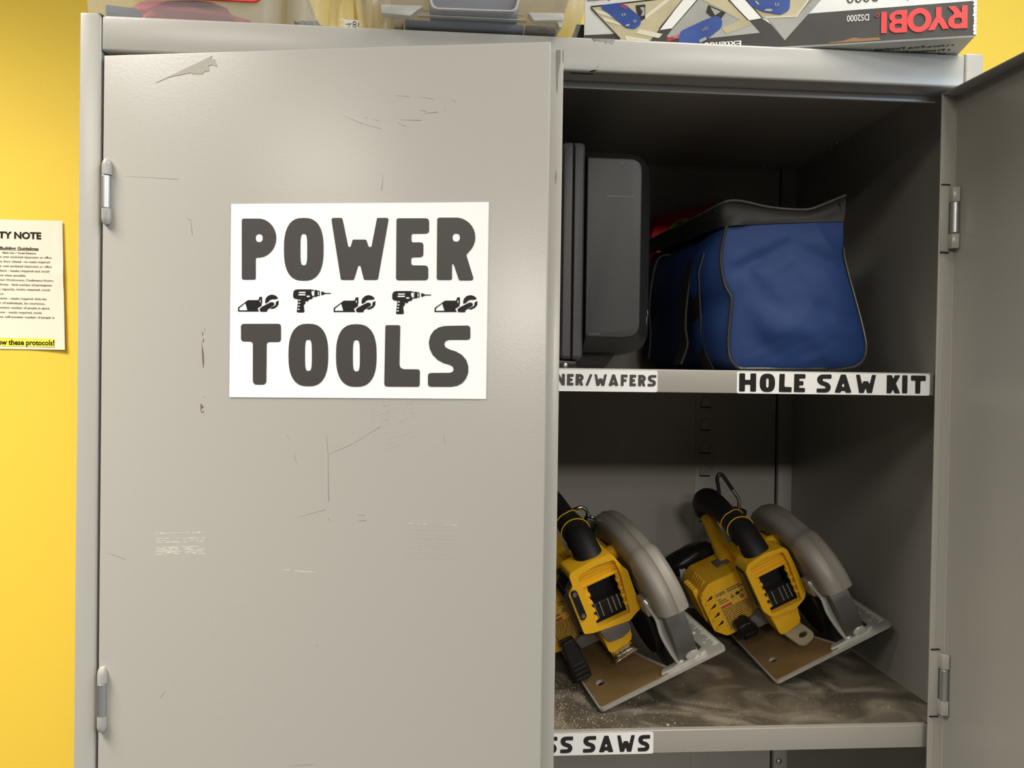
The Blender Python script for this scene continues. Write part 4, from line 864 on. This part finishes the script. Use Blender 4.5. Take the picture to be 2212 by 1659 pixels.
# ------------------------------------------------------------------ circular saws (built in millimetres: x right, y away, z up from the base plate)
KM = Matrix.Scale(0.001, 4)
def saw(label, mtx, left):
    t = thing('circular_saw', label, 'saw', mtx=mtx, group='cordless circular saws on the lower shelf')
    dz, dx = (9.5, -3.5) if left else (0, 0)
    B = lambda mb, n, m, p=None, **k: mb.xf(KM).build(n, m, p or t, **k)
    # base plate with blade opening
    slot = fillet([(93, 15), (131, 11), (139, 22), (139, 235), (72, 235), (72, 84), (79, 56)], [4, 6, 3, 4, 4, 8, 8], 3)
    hole = ellipse(18, 46, 5, 5.5, 18)
    sh = B(MB().prism(rrect(0, 160, 0, 285, 6, 4), -4, 0, 'z', holes=[slot, hole]), 'base_plate', 'shoemetal')
    B(MB().prism(fillet([(2.5, 3), (88, 3), (89, 14), (76.5, 54), (69, 82), (69, 282), (2.5, 282)], 3, 3), 0, 0.35, 'z', holes=[ellipse(18, 46, 5.4, 5.9, 18)]), 'base_coating', 'shoebrown', sh, smooth=False)
    m = MB()
    for k in range(46):
        y = 14 + 3.1 * k; l = 8 if k % 5 == 0 else (5.5 if k % 2 else 4)
        m.prism([(158 - l, y), (158, y), (158, y + 0.8), (158 - l, y + 0.8)], 0, 0.25, 'z')
    for k, s in enumerate('7172'):
        add_text(m, '1' if k % 2 else '2', 143, 147.5, 24 + 26 * k, 5, lambda x, z: (x, z, 0.25))
    B(m, 'ruler_marks', 'whitestrip', sh, smooth=False)
    # motor housing with rating label and vents
    prof = fillet([(-26, 41), (-13, 27), (46, 26), (50, 60), (48, 101), (-8, 103), (-26, 91)], [8, 10, 6, 4, 8, 14, 12], 5)
    mo = B(MB().prism(prof, 100, 182, 'y', bev=7, seg=4), 'motor_housing', 'sawyellow')
    m = MB()
    for k in range(5): m.box((-29, 113 + 9 * k, 50), (-21, 118 + 9 * k, 99), 2, 2)
    for k in range(5): m.prism(fillet([(-27, 88), (-9, 104.5), (-7, 102), (-24, 86)], 1, 2), 113 + 9 * k, 118 + 9 * k, 'y')
    B(m, 'cooling_ribs', 'sawyellow', mo)
    lb = B(MB().prism(fillet([(-7.5, 27.5), (43, 26.5), (43, 87), (-7.5, 88)], 1.5, 2), 99.0, 100.5, 'y'), 'rating_label', 'labelyellow', mo, smooth=False)
    m = MB()
    add_text(m, 'DCS570', -5.5, 8, 81.5, 4.2, lambda x, z: (x, 98.9, z), 0.03)
    for i, (a, c) in enumerate([(11, 30), (11, 38)]):
        z = 84.6 - 3.0 * i; x = a
        while x < c:
            l = rng.uniform(1.2, 4); m.prism([(x, z), (min(x + l, c), z), (min(x + l, c), z + 1.2), (x, z + 1.2)], 98.7, 99.1, 'y'); x += l + 0.6
    for i in range(3):
        x = -5.5
        while x < (-1, 4, 8)[i]:
            l = rng.uniform(1, 2.6); m.prism([(x, 76.6 - 3 * i), (x + l, 76.6 - 3 * i), (x + l, 77.7 - 3 * i), (x, 77.7 - 3 * i)], 98.7, 99.1, 'y'); x += l + 0.5
    for i in range(13):
        x = -5.5; z = 61.2 - 2.35 * i; e = 39 - max(0, i - 9) * 5
        while x < e:
            l = rng.uniform(0.8, 3.8); m.prism([(x, z), (min(x + l, e), z), (min(x + l, e), z + 1.05), (x, z + 1.05)], 98.7, 99.1, 'y'); x += l + 0.55
    m.prism([(12, 72), (17.5, 72), (14.7, 77)], 98.7, 99.1, 'y', holes=[[(13.3, 72.8), (16.2, 72.8), (14.7, 75.6)]])
    m.prism(ellipse(23, 74.5, 3.2, 2.2, 16), 98.7, 99.1, 'y'); m.prism([(26.5, 74), (31, 75.5), (31, 77), (26.5, 75.2)], 98.7, 99.1, 'y')
    m.prism(ellipse(26.5, 68.5, 2.6, 2.6, 16), 98.7, 99.1, 'y', holes=[ellipse(26.5, 68.5, 1.4, 1.4, 12)])
    B(m, 'label_print', 'ink2', mo, smooth=False)
    B(MB().prism(fillet([(-5.5, 63.8), (10.5, 63.8), (10.5, 67.2), (-5.5, 67.2)], .6, 2), 98.6, 99.1, 'y'), 'warning_stripe', 'labelred', mo, smooth=False)
    for z in (84, 72, 59.5, 47):
        B(MB().prism([(-20, z - 2.6), (-10.5, z + 2.4), (-9.5, z + 1.0), (-11, z - 1.6)], 99.6, 100.4, 'y'), 'vent', 'dark', mo, smooth=False)
        B(MB().prism(fillet([(-24, z - 7.6), (-11.5, z - 3.4), (-12, z - 1.6), (-21, z - 2.6)], .8, 2), 98.2, 100.6, 'y', bev=.5), 'vent_rib', 'sawyellow', mo)
    B(MB().box((19, 133, 102), (38, 160, 104.2), 1.5, 2), 'badge', 'greyplastic', mo)
    # gear case between motor and guard
    B(MB().prism(fillet([(92, 28), (205, 28), (205, 88), (160, 116), (118, 116), (92, 92)], 10, 4), 44, 97, 'x', bev=4), 'gear_case', 'sawyellow')
    # D handle: black over-moulded grip on a yellow front pillar
    path = cur([(61, 66, 119 + dz), (61.5, 74, 130 + dz * .8), (63, 95, 147 + dz * .7), (63, 130, 156 + dz * .6), (62, 170, 166 + dz * .4), (60, 198, 170 + dz * .3), (58, 216, 163), (57, 222, 148)], 30)
    gr = B(MB().tube(path, [17.5 - 1.2 * math.sin(i / 29 * math.pi) + (1.6 * math.sin(i / 29 * 9.4) if i > 8 else 0) for i in range(30)], 24), 'grip', 'rubber')
    def wrap(idx, tilt, a0, a1, zig=0):
        p, q = path[idx], path[idx + 1]; ta = (q - p).normalized(); u = ta.cross(Vector((0, 0, 1))).normalized(); v = u.cross(ta)
        pts = []
        for i in range(25):
            a = R(a0 + (a1 - a0) * i / 24); off = tilt * math.cos(a) + zig * (1 - abs(i - 12) / 12)
            pts.append(p + ta * off + (u * math.cos(a) + v * math.sin(a)) * 17.6)
        return pts
    m = MB(); m.tube(wrap(8, -2, -10, 190), 0.7, 8); B(m, 'yellow_inlay', 'sawyellow', gr)
    m = MB(); m.tube(wrap(12, 2, -5, 185, -7), 0.7, 8); B(m, 'yellow_inlay', 'sawyellow', gr)
    for sx in (-1, 1):
        c = path[4]; m = MB(); m.prism(fillet([(c.y - 11, c.z - 9), (c.y + 1, c.z + 3), (c.y + 2, c.z - 1), (c.y - 6, c.z - 10)], 1, 2), c.x + sx * 14.6, c.x + sx * 17.4, 'x'); B(m, 'yellow_inlay', 'sawyellow', gr)
    B(MB().tube(cur([(57, 217, 158), (52, 212, 140), (48, 196, 118), (44, 172, 100), (42, 150, 90)], 14), [13, 13.5, 13, 12, 11.5, 11.5, 12, 13, 14, 15, 17, 19, 21, 22], 18, squash=0.85), 'front_pillar', 'sawyellow')
    B(MB().tube([(60, 105, 128 + dz * .5), (59, 118, 126 + dz * .5), (57, 128, 131 + dz * .5)], [6, 7, 6], 12), 'trigger', 'toolblack')
    B(MB().blob((-2, 206, 103), (45, 21, 17), 0.25, 1.6), 'front_handle', 'toolblack')
    m = MB(); m.prism(fillet([(-26, 84), (-8, 84), (-4, 103), (2, 106), (-4, 110), (-20, 108)], 2, 2), 188, 191, 'y'); m.prism(ellipse(-16, 97, 3, 4, 12), 186.8, 188.2, 'y'); B(m, 'blade_key', 'zinc')
    # battery receptacle
    S2 = lambda pts: [(x + dx, z + dz) for x, z in pts]
    if left:
        outer = fillet(S2([(24, 53), (35, 49.5), (80, 44), (90, 49.5), (97, 52), (97, 103), (92.5, 109.5), (86, 129.5), (60, 131), (31, 128), (30.5, 112), (23, 105)]), [4, 6, 10, 6, 8, 6, 4, 9, 30, 6, 5, 4], 4)
    else:
        outer = fillet([(33, 62), (39, 50), (73, 46), (93, 55), (94, 100), (93, 125), (65, 129), (39, 126), (33, 118)], [8, 10, 16, 16, 20, 10, 40, 10, 8], 5)
    bay = S2([(43, 53.5), (82.5, 53), (83.5, 101.5), (47.5, 102)])
    shelf_hole = fillet(S2([(42, 53.5), (83.5, 53), (88, 101.5), (86.5, 121), (62, 123.5), (39, 120.5), (42, 101.5)]), [0, 0, 3, 5, 20, 5, 3], 3)
    rc_ = B(MB().prism(outer, 47.5, 56, 'y', holes=[shelf_hole]).prism(outer, 56, 84, 'y', holes=[bay]), 'battery_receptacle', 'sawyellow')
    m = MB(); m.box((40 + dx, 51.5, 102.5 + dz), (87 + dx, 57, 106.5 + dz), 1, 2); m.box((41 + dx, 53.5, 111.5 + dz), (86.5 + dx, 57, 114 + dz), 1, 2)
    for z in (60, 70, 80, 90): m.box((41.5 + dx, 50.5, z + dz), (44.5 + dx + z * .03, 57, z + 5 + dz), .8, 1); m.box((81.2 + dx, 50.5, z + 2 + dz), (86 + dx, 57, z + 6 + dz), .8, 1)
    B(m, 'battery_guide', 'sawyellow', rc_)
    by = B(MB().box((40 + dx, 80, 50 + dz), (86 + dx, 83.5, 104 + dz)).prism(S2([(41, 52), (84.5, 51.5), (85.5, 103), (46, 103.5)]), 57, 82, 'y', holes=[S2([(44, 54.5), (81.5, 54), (82.5, 100.5), (48.5, 101)])]), 'battery_bay', 'toolblack', rc_)
    tb = B(MB().box((44 + dx, 62, 53 + dz), (82.5 + dx, 82, 73.5 + dz), 1, 1), 'terminal_block', 'toolblack', rc_)
    for x in (49, 55.5, 66, 72, 78): B(MB().box((x - .7 + dx, 59.5, 56 + dz), (x + .7 + dx, 63, 74.5 + dz), .3, 1), 'terminal', 'zincdull', rc_)
    # foot under the receptacle with its clip or clear lens
    fo = B(MB().prism(fillet([(39, 50 + dz), (78, 46 + dz), (73.5, 26 + dz * .4), (70, 23 + dz * .3), (46, 19 + dz * .3), (42, 21 + dz * .3)], [3, 3, 5, 3, 3, 3], 3), 54, 90, 'y', bev=2), 'receptacle_foot', 'sawyellow')
    if left:
        B(MB().prism(fillet([(37, 57.5), (76, 52.5), (74.5, 42), (62, 37.5), (44, 39)], [3, 4, 5, 5, 4], 3), 48.5, 60, 'y', bev=2), 'foot_bumper', 'greyplastic', fo)
        m = MB()
        K = T(57, 53, 21) @ Matrix.Rotation(R(-8), 4, 'Y') @ Matrix.Rotation(R(28), 4, 'X')
        m.box((-14, -8, -1), (14, 6, 1.2), .8, 2, mtx=K)
        for k in range(3): m.box((-11, -5.5 + 4 * k, 0.8), (10, -3.5 + 4 * k, 2.4), .7, 2, mtx=K)
        m.box((-15.5, -10.5, -1.6), (15.5, -7, 2.2), 1.2, 2, mtx=K)
        B(m, 'chrome_clip', 'chrome', fo)
        B(MB().prism(fillet([(17, 100), (22, 92), (28, 84), (29, 66), (25, 66), (22, 108), (33, 125), (30, 132), (18, 120)], 2, 2), 53, 82, 'y', bev=1).prism(fillet([(13.5, 113), (21, 120), (26, 118), (25, 60), (20, 60)], 3, 3), 52, 84, 'y', bev=1.5), 'side_cover', 'toolblack', rc_)
        sp_ = B(MB().prism(fillet([(21.5, 117.5), (29.5, 117.5), (30.5, 81), (22.5, 79)], 4, 4), 45.5, 49, 'y', bev=.8), 'side_plate', 'toolblack', rc_)
        for z, x in ((112.5, 25.6), (84.5, 26.4)): B(MB().lathe([(1.0, -.4), (2.4, -.8), (2.8, 0), (2.8, 1)], (x, 45.4, z), 'y', 14), 'screw', 'greyplastic', rc_)
    else:
        K = T(59, 62, 20) @ Matrix.Rotation(R(24), 4, 'Z') @ Matrix.Rotation(R(34), 4, 'X')
        B(MB().prism(fillet([(-14, -30), (14, -30), (14, 3), (-14, 3)], [11, 11, 1, 1], 6), -1.6, 1.6, 'z', holes=[ellipse(2, -18, 7, 4, 16)], mtx=K), 'clear_lens', 'lens', fo)
        B(MB().prism(fillet([(34, 60), (34, 118), (31, 114), (30.5, 70)], 1.5, 2), 56, 83, 'y', bev=.6), 'side_cover', 'toolblack', rc_)
    B(MB().prism(fillet([(18, 20), (46, 22), (60, 36), (40, 44), (14, 34)], 3, 2), 92, 128, 'y', bev=2), 'depth_arm', 'greyplastic')
    if left:
        m = MB(); m.prism(fillet([(-7, 57), (9, 58), (14, 22), (14, 4), (-8, 3), (-6, 24)], 3, 3), 58, 70, 'y', bev=2)
        for k in range(4): m.box((-5, 56.2, 7 + 6 * k), (12, 59, 9.5 + 6 * k), .8, 1)
        B(m, 'depth_lever', 'toolblack')
    else:
        K = T(12, 92, 30) @ Matrix.Rotation(R(26), 4, 'X')
        m = MB(); m.prism(fillet([(-12, 14), (4, 17), (15, -1), (14, -12), (-9, -13), (-13, 2)], 3, 3), -8, 8, 'y', bev=2.2, mtx=K); m.box((-6.5, -9.6, -11), (12, -7, -2.5), 1, 2, mtx=K)
        B(m, 'depth_lever', 'toolblack')
    # blade guards
    arc = cur([(0, y, z) for y, z in [(-18, 76), (-14, 95), (-2, 114), (14, 128), (28, 136), (34, 138), (46, 142), (66, 148), (90, 152), (120, 152), (152, 145), (182, 128), (204, 102), (213, 66), (206, 28)]], 56)
    m = MB(); rings = []; sides = []
    for i, p in enumerate(arc):
        tg = (arc[min(i + 1, 55)] - arc[max(i - 1, 0)]).normalized(); nr = Vector((0, -tg.z, tg.y))
        if nr.dot(p - Vector((0, 92, 40))) < 0: nr = -nr
        h = 1 / (1 + math.exp((p.y - 30) / 1.0)) if i < 28 else 0
        sec = [(104 - 3.5 * h, -30), (97 - 1.5 * h, -28), (96.5 - 2 * h, -12), (98 - 2 * h, -5 + h), (102 - 2 * h, -1.2 + 2.8 * h), (108 - h, 0.3 + 3.5 * h), (113.5, 0.7 + 3.7 * h), (114.5, 1.6 + 3.8 * h), (115.5, 0.7 + 3.7 * h), (122 + h, 0.2 + 3.5 * h), (126 + 1.5 * h, -2 + 2.8 * h), (128 + 2.5 * h, -6 + h), (128.5 + 2.5 * h, -14), (127.5 + 2.5 * h, -28), (121, -30)]
        rings.append([tuple(Vector((x, 0, 0)) + p + nr * d) for x, d in sec])
    m.loft(rings); gu = B(m, 'upper_guard', 'guard', angle=40)
    sd = [(p.y + (92 - p.y) * .06, p.z + (50 - p.z) * .06) for p in arc[3:]]
    B(MB().prism(sd + [(90, 24), (52, 34), (16, 70)], 99, 112, 'x', bev=2.5, seg=3), 'guard_side', 'guard', gu, angle=50)
    B(MB().prism(ellipse(59, 40, 62, 62, 56), 104, 127, 'x', bev=7, seg=4), 'lower_guard', 'lowguard')
    B(MB().prism(ellipse(108, 22, 83, 83, 72), 114, 116, 'x'), 'blade', 'zincdull')
    B(MB().prism(ellipse(78, 38, 46, 46, 40), 93, 106, 'x', bev=3, seg=2), 'guard_boss', 'toolblack')
    B(MB().tube([(84, 96, 118), (104, 96, 116)], 9, 16), 'dust_port', 'sawyellow')
    # zinc bevel bracket
    br = B(MB().tube(cur([(96, 24, 82), (98, 20, 75), (101.5, 18, 58), (100.5, 17, 40), (103, 15, 20), (106, 12, 7), (108, 10, 2)], 24), [5.8] * 24, 14, squash=0.62), 'bevel_bracket', 'zinc')
    B(MB().box((91, 20, 62), (101, 40, 84), 2.5, 2), 'bracket_clamp', 'guard', br)
    m = MB(); m.prism(fillet([(78, 4.5), (134, 3.5), (136, 9), (118, 13), (84, 12)], 2, 3), 0, 3.2, 'z', bev=.8); m.prism(fillet([(104, 0), (132, 0), (129, 12), (121, 15), (112, 13)], 3, 3), 9.5, 12.5, 'y', bev=.6)
    B(m, 'bracket_plate', 'zinc', br)
    B(MB().lathe([(0.5, -5.5), (4.5, -5), (7.4, -3.4), (8.4, -1), (8.4, 1.5), (4, 2), (4, 8)], (121, 7.5, 7), 'y', 24), 'pivot_bolt', 'zinc', br)
    B(MB().prism(fillet([(130, 5), (139, 6), (138, 14), (131, 13)], 2.5, 3), 0, 4.5, 'z', bev=1.2), 'bracket_tab', 'zinc', br)
    return t
def pose(o, u, v, n):
    m = Matrix((u, v, n)).transposed().to_4x4(); m.translation = o; return m
saw('yellow circular saw with a black side plate, half hidden by the left door', pose((0.07084, 0.05793, 1.2726), (0.91747, 0.11068, 0.3821), (-0.15914, 0.98243, 0.09753), (-0.36459, -0.15028, 0.91896)), True)
saw('yellow and black cordless circular saw nearest the right side wall of the cabinet', pose((0.2984, 0.1289, 1.2717), (0.8962, -0.0166, 0.4434), (-0.007, 0.9987, 0.0514), (-0.4437, -0.0492, 0.8948)), False)

# ------------------------------------------------------------------ padlocks locked round the saw grips
b = base('padlock', 'small black padlock with a short chrome shackle on the half hidden saw', 'padlock', (0.078, 0.19, 1.445))
sk = put(MB().tube(cur([(0.0560,0.1950,1.4630),(0.0602,0.1900,1.4697),(0.0639,0.1880,1.4715),(0.0684,0.1880,1.4727),(0.0736,0.1890,1.4706),(0.0767,0.1900,1.4660),(0.0783,0.1900,1.4590)], 24), 0.0024, 12), 'shackle', 'chrome', b)
K = T(0.0800, 0.1905, 1.4520) @ Matrix.Rotation(R(18), 4, 'Y')
put(MB().box((-0.0080, -0.0075, -0.0125), (0.0080, 0.0075, 0.0085), 0.0030, 3, mtx=K), 'lock_body', 'toolblack', b)
put(MB().lathe([(0.0055, 0.0085), (0.0050, 0.0100), (0.0030, 0.0104)], (0, 0, 0), 'z', 16, mtx=K), 'lock_collar', 'chrome', b)
b = base('padlock', 'padlock with a long dark bent shackle standing up behind the fully visible saw', 'padlock', (0.302, 0.27, 1.45))
sk = put(MB().tube(cur([(0.2744,0.2700,1.4780),(0.2728,0.2700,1.4890),(0.2711,0.2700,1.4985),(0.2728,0.2700,1.5040),(0.2760,0.2700,1.5052),(0.2800,0.2700,1.5020),(0.2860,0.2700,1.4940),(0.2928,0.2700,1.4842)], 30), 0.0026, 12), 'shackle', 'cable_black', b)
put(MB().tube(cur([(0.2928,0.2700,1.4842),(0.2985,0.2700,1.4765),(0.3022,0.2700,1.4705),(0.3030,0.2700,1.4650),(0.3019,0.2700,1.4565)], 20), 0.0024, 12), 'shackle_tip', 'chrome', sk)
K = T(0.3030, 0.271, 1.4510) @ Matrix.Rotation(R(14), 4, 'Y')
put(MB().box((-0.0085, -0.0080, -0.0130), (0.0085, 0.0080, 0.0075), 0.0030, 3, mtx=K), 'lock_body', 'toolblack', b)

# ------------------------------------------------------------------ sawdust on the lower shelf
m = MB(); bmm = m.bm; rg = random.Random(11)
def flake(x, y, s):
    a = rg.uniform(0, 6.28); z = ZS2 + 0.0002; e = rg.uniform(.4, 1)
    pts = [(x + s * math.cos(a + k * 1.57) * (e if k % 2 else 1), y + s * math.sin(a + k * 1.57) * (e if k % 2 else 1)) for k in range(4)]
    lo = [bmm.verts.new((p[0], p[1], z)) for p in pts]; hi = [bmm.verts.new((p[0], p[1], z + s * rg.uniform(.3, .7))) for p in pts]
    bmm.faces.new(hi)
    for k in range(4): bmm.faces.new((lo[k], lo[(k + 1) % 4], hi[(k + 1) % 4], hi[k]))
for i in range(900):
    x = 0.005 + abs(rg.gauss(0, 0.055)); y = rg.uniform(0.022, 0.16)
    flake(x, y, rg.choice([.0003, .0004, .0005, .0006, .0009]))
for i in range(600):
    c = rg.choice([(0.175, 0.070, .03, .012), (0.20, 0.055, .04, .02), (0.29, 0.06, .05, .02), (0.35, 0.08, .05, .03), (0.15, 0.05, .05, .02)])
    x, y = rg.gauss(c[0], c[2]), rg.gauss(c[1], c[3])
    if 0 < x < 0.44 and 0.02 < y < 0.4: flake(x, y, rg.choice([.00025, .0003, .0004, .0005]))
for x, y, s in [(0.138, 0.028, .0022), (0.147, 0.032, .0012), (0.204, 0.028, .0011), (0.0205, 0.095, .003), (0.024, 0.097, .002), (0.402, 0.062, .0015), (0.394, 0.061, .001)]: flake(x, y, s)
so = m.build('sawdust', 'dust', smooth=False); tag(so, 'pale sawdust and wood chips scattered over the lower shelf around the saws', 'sawdust', kind='stuff')
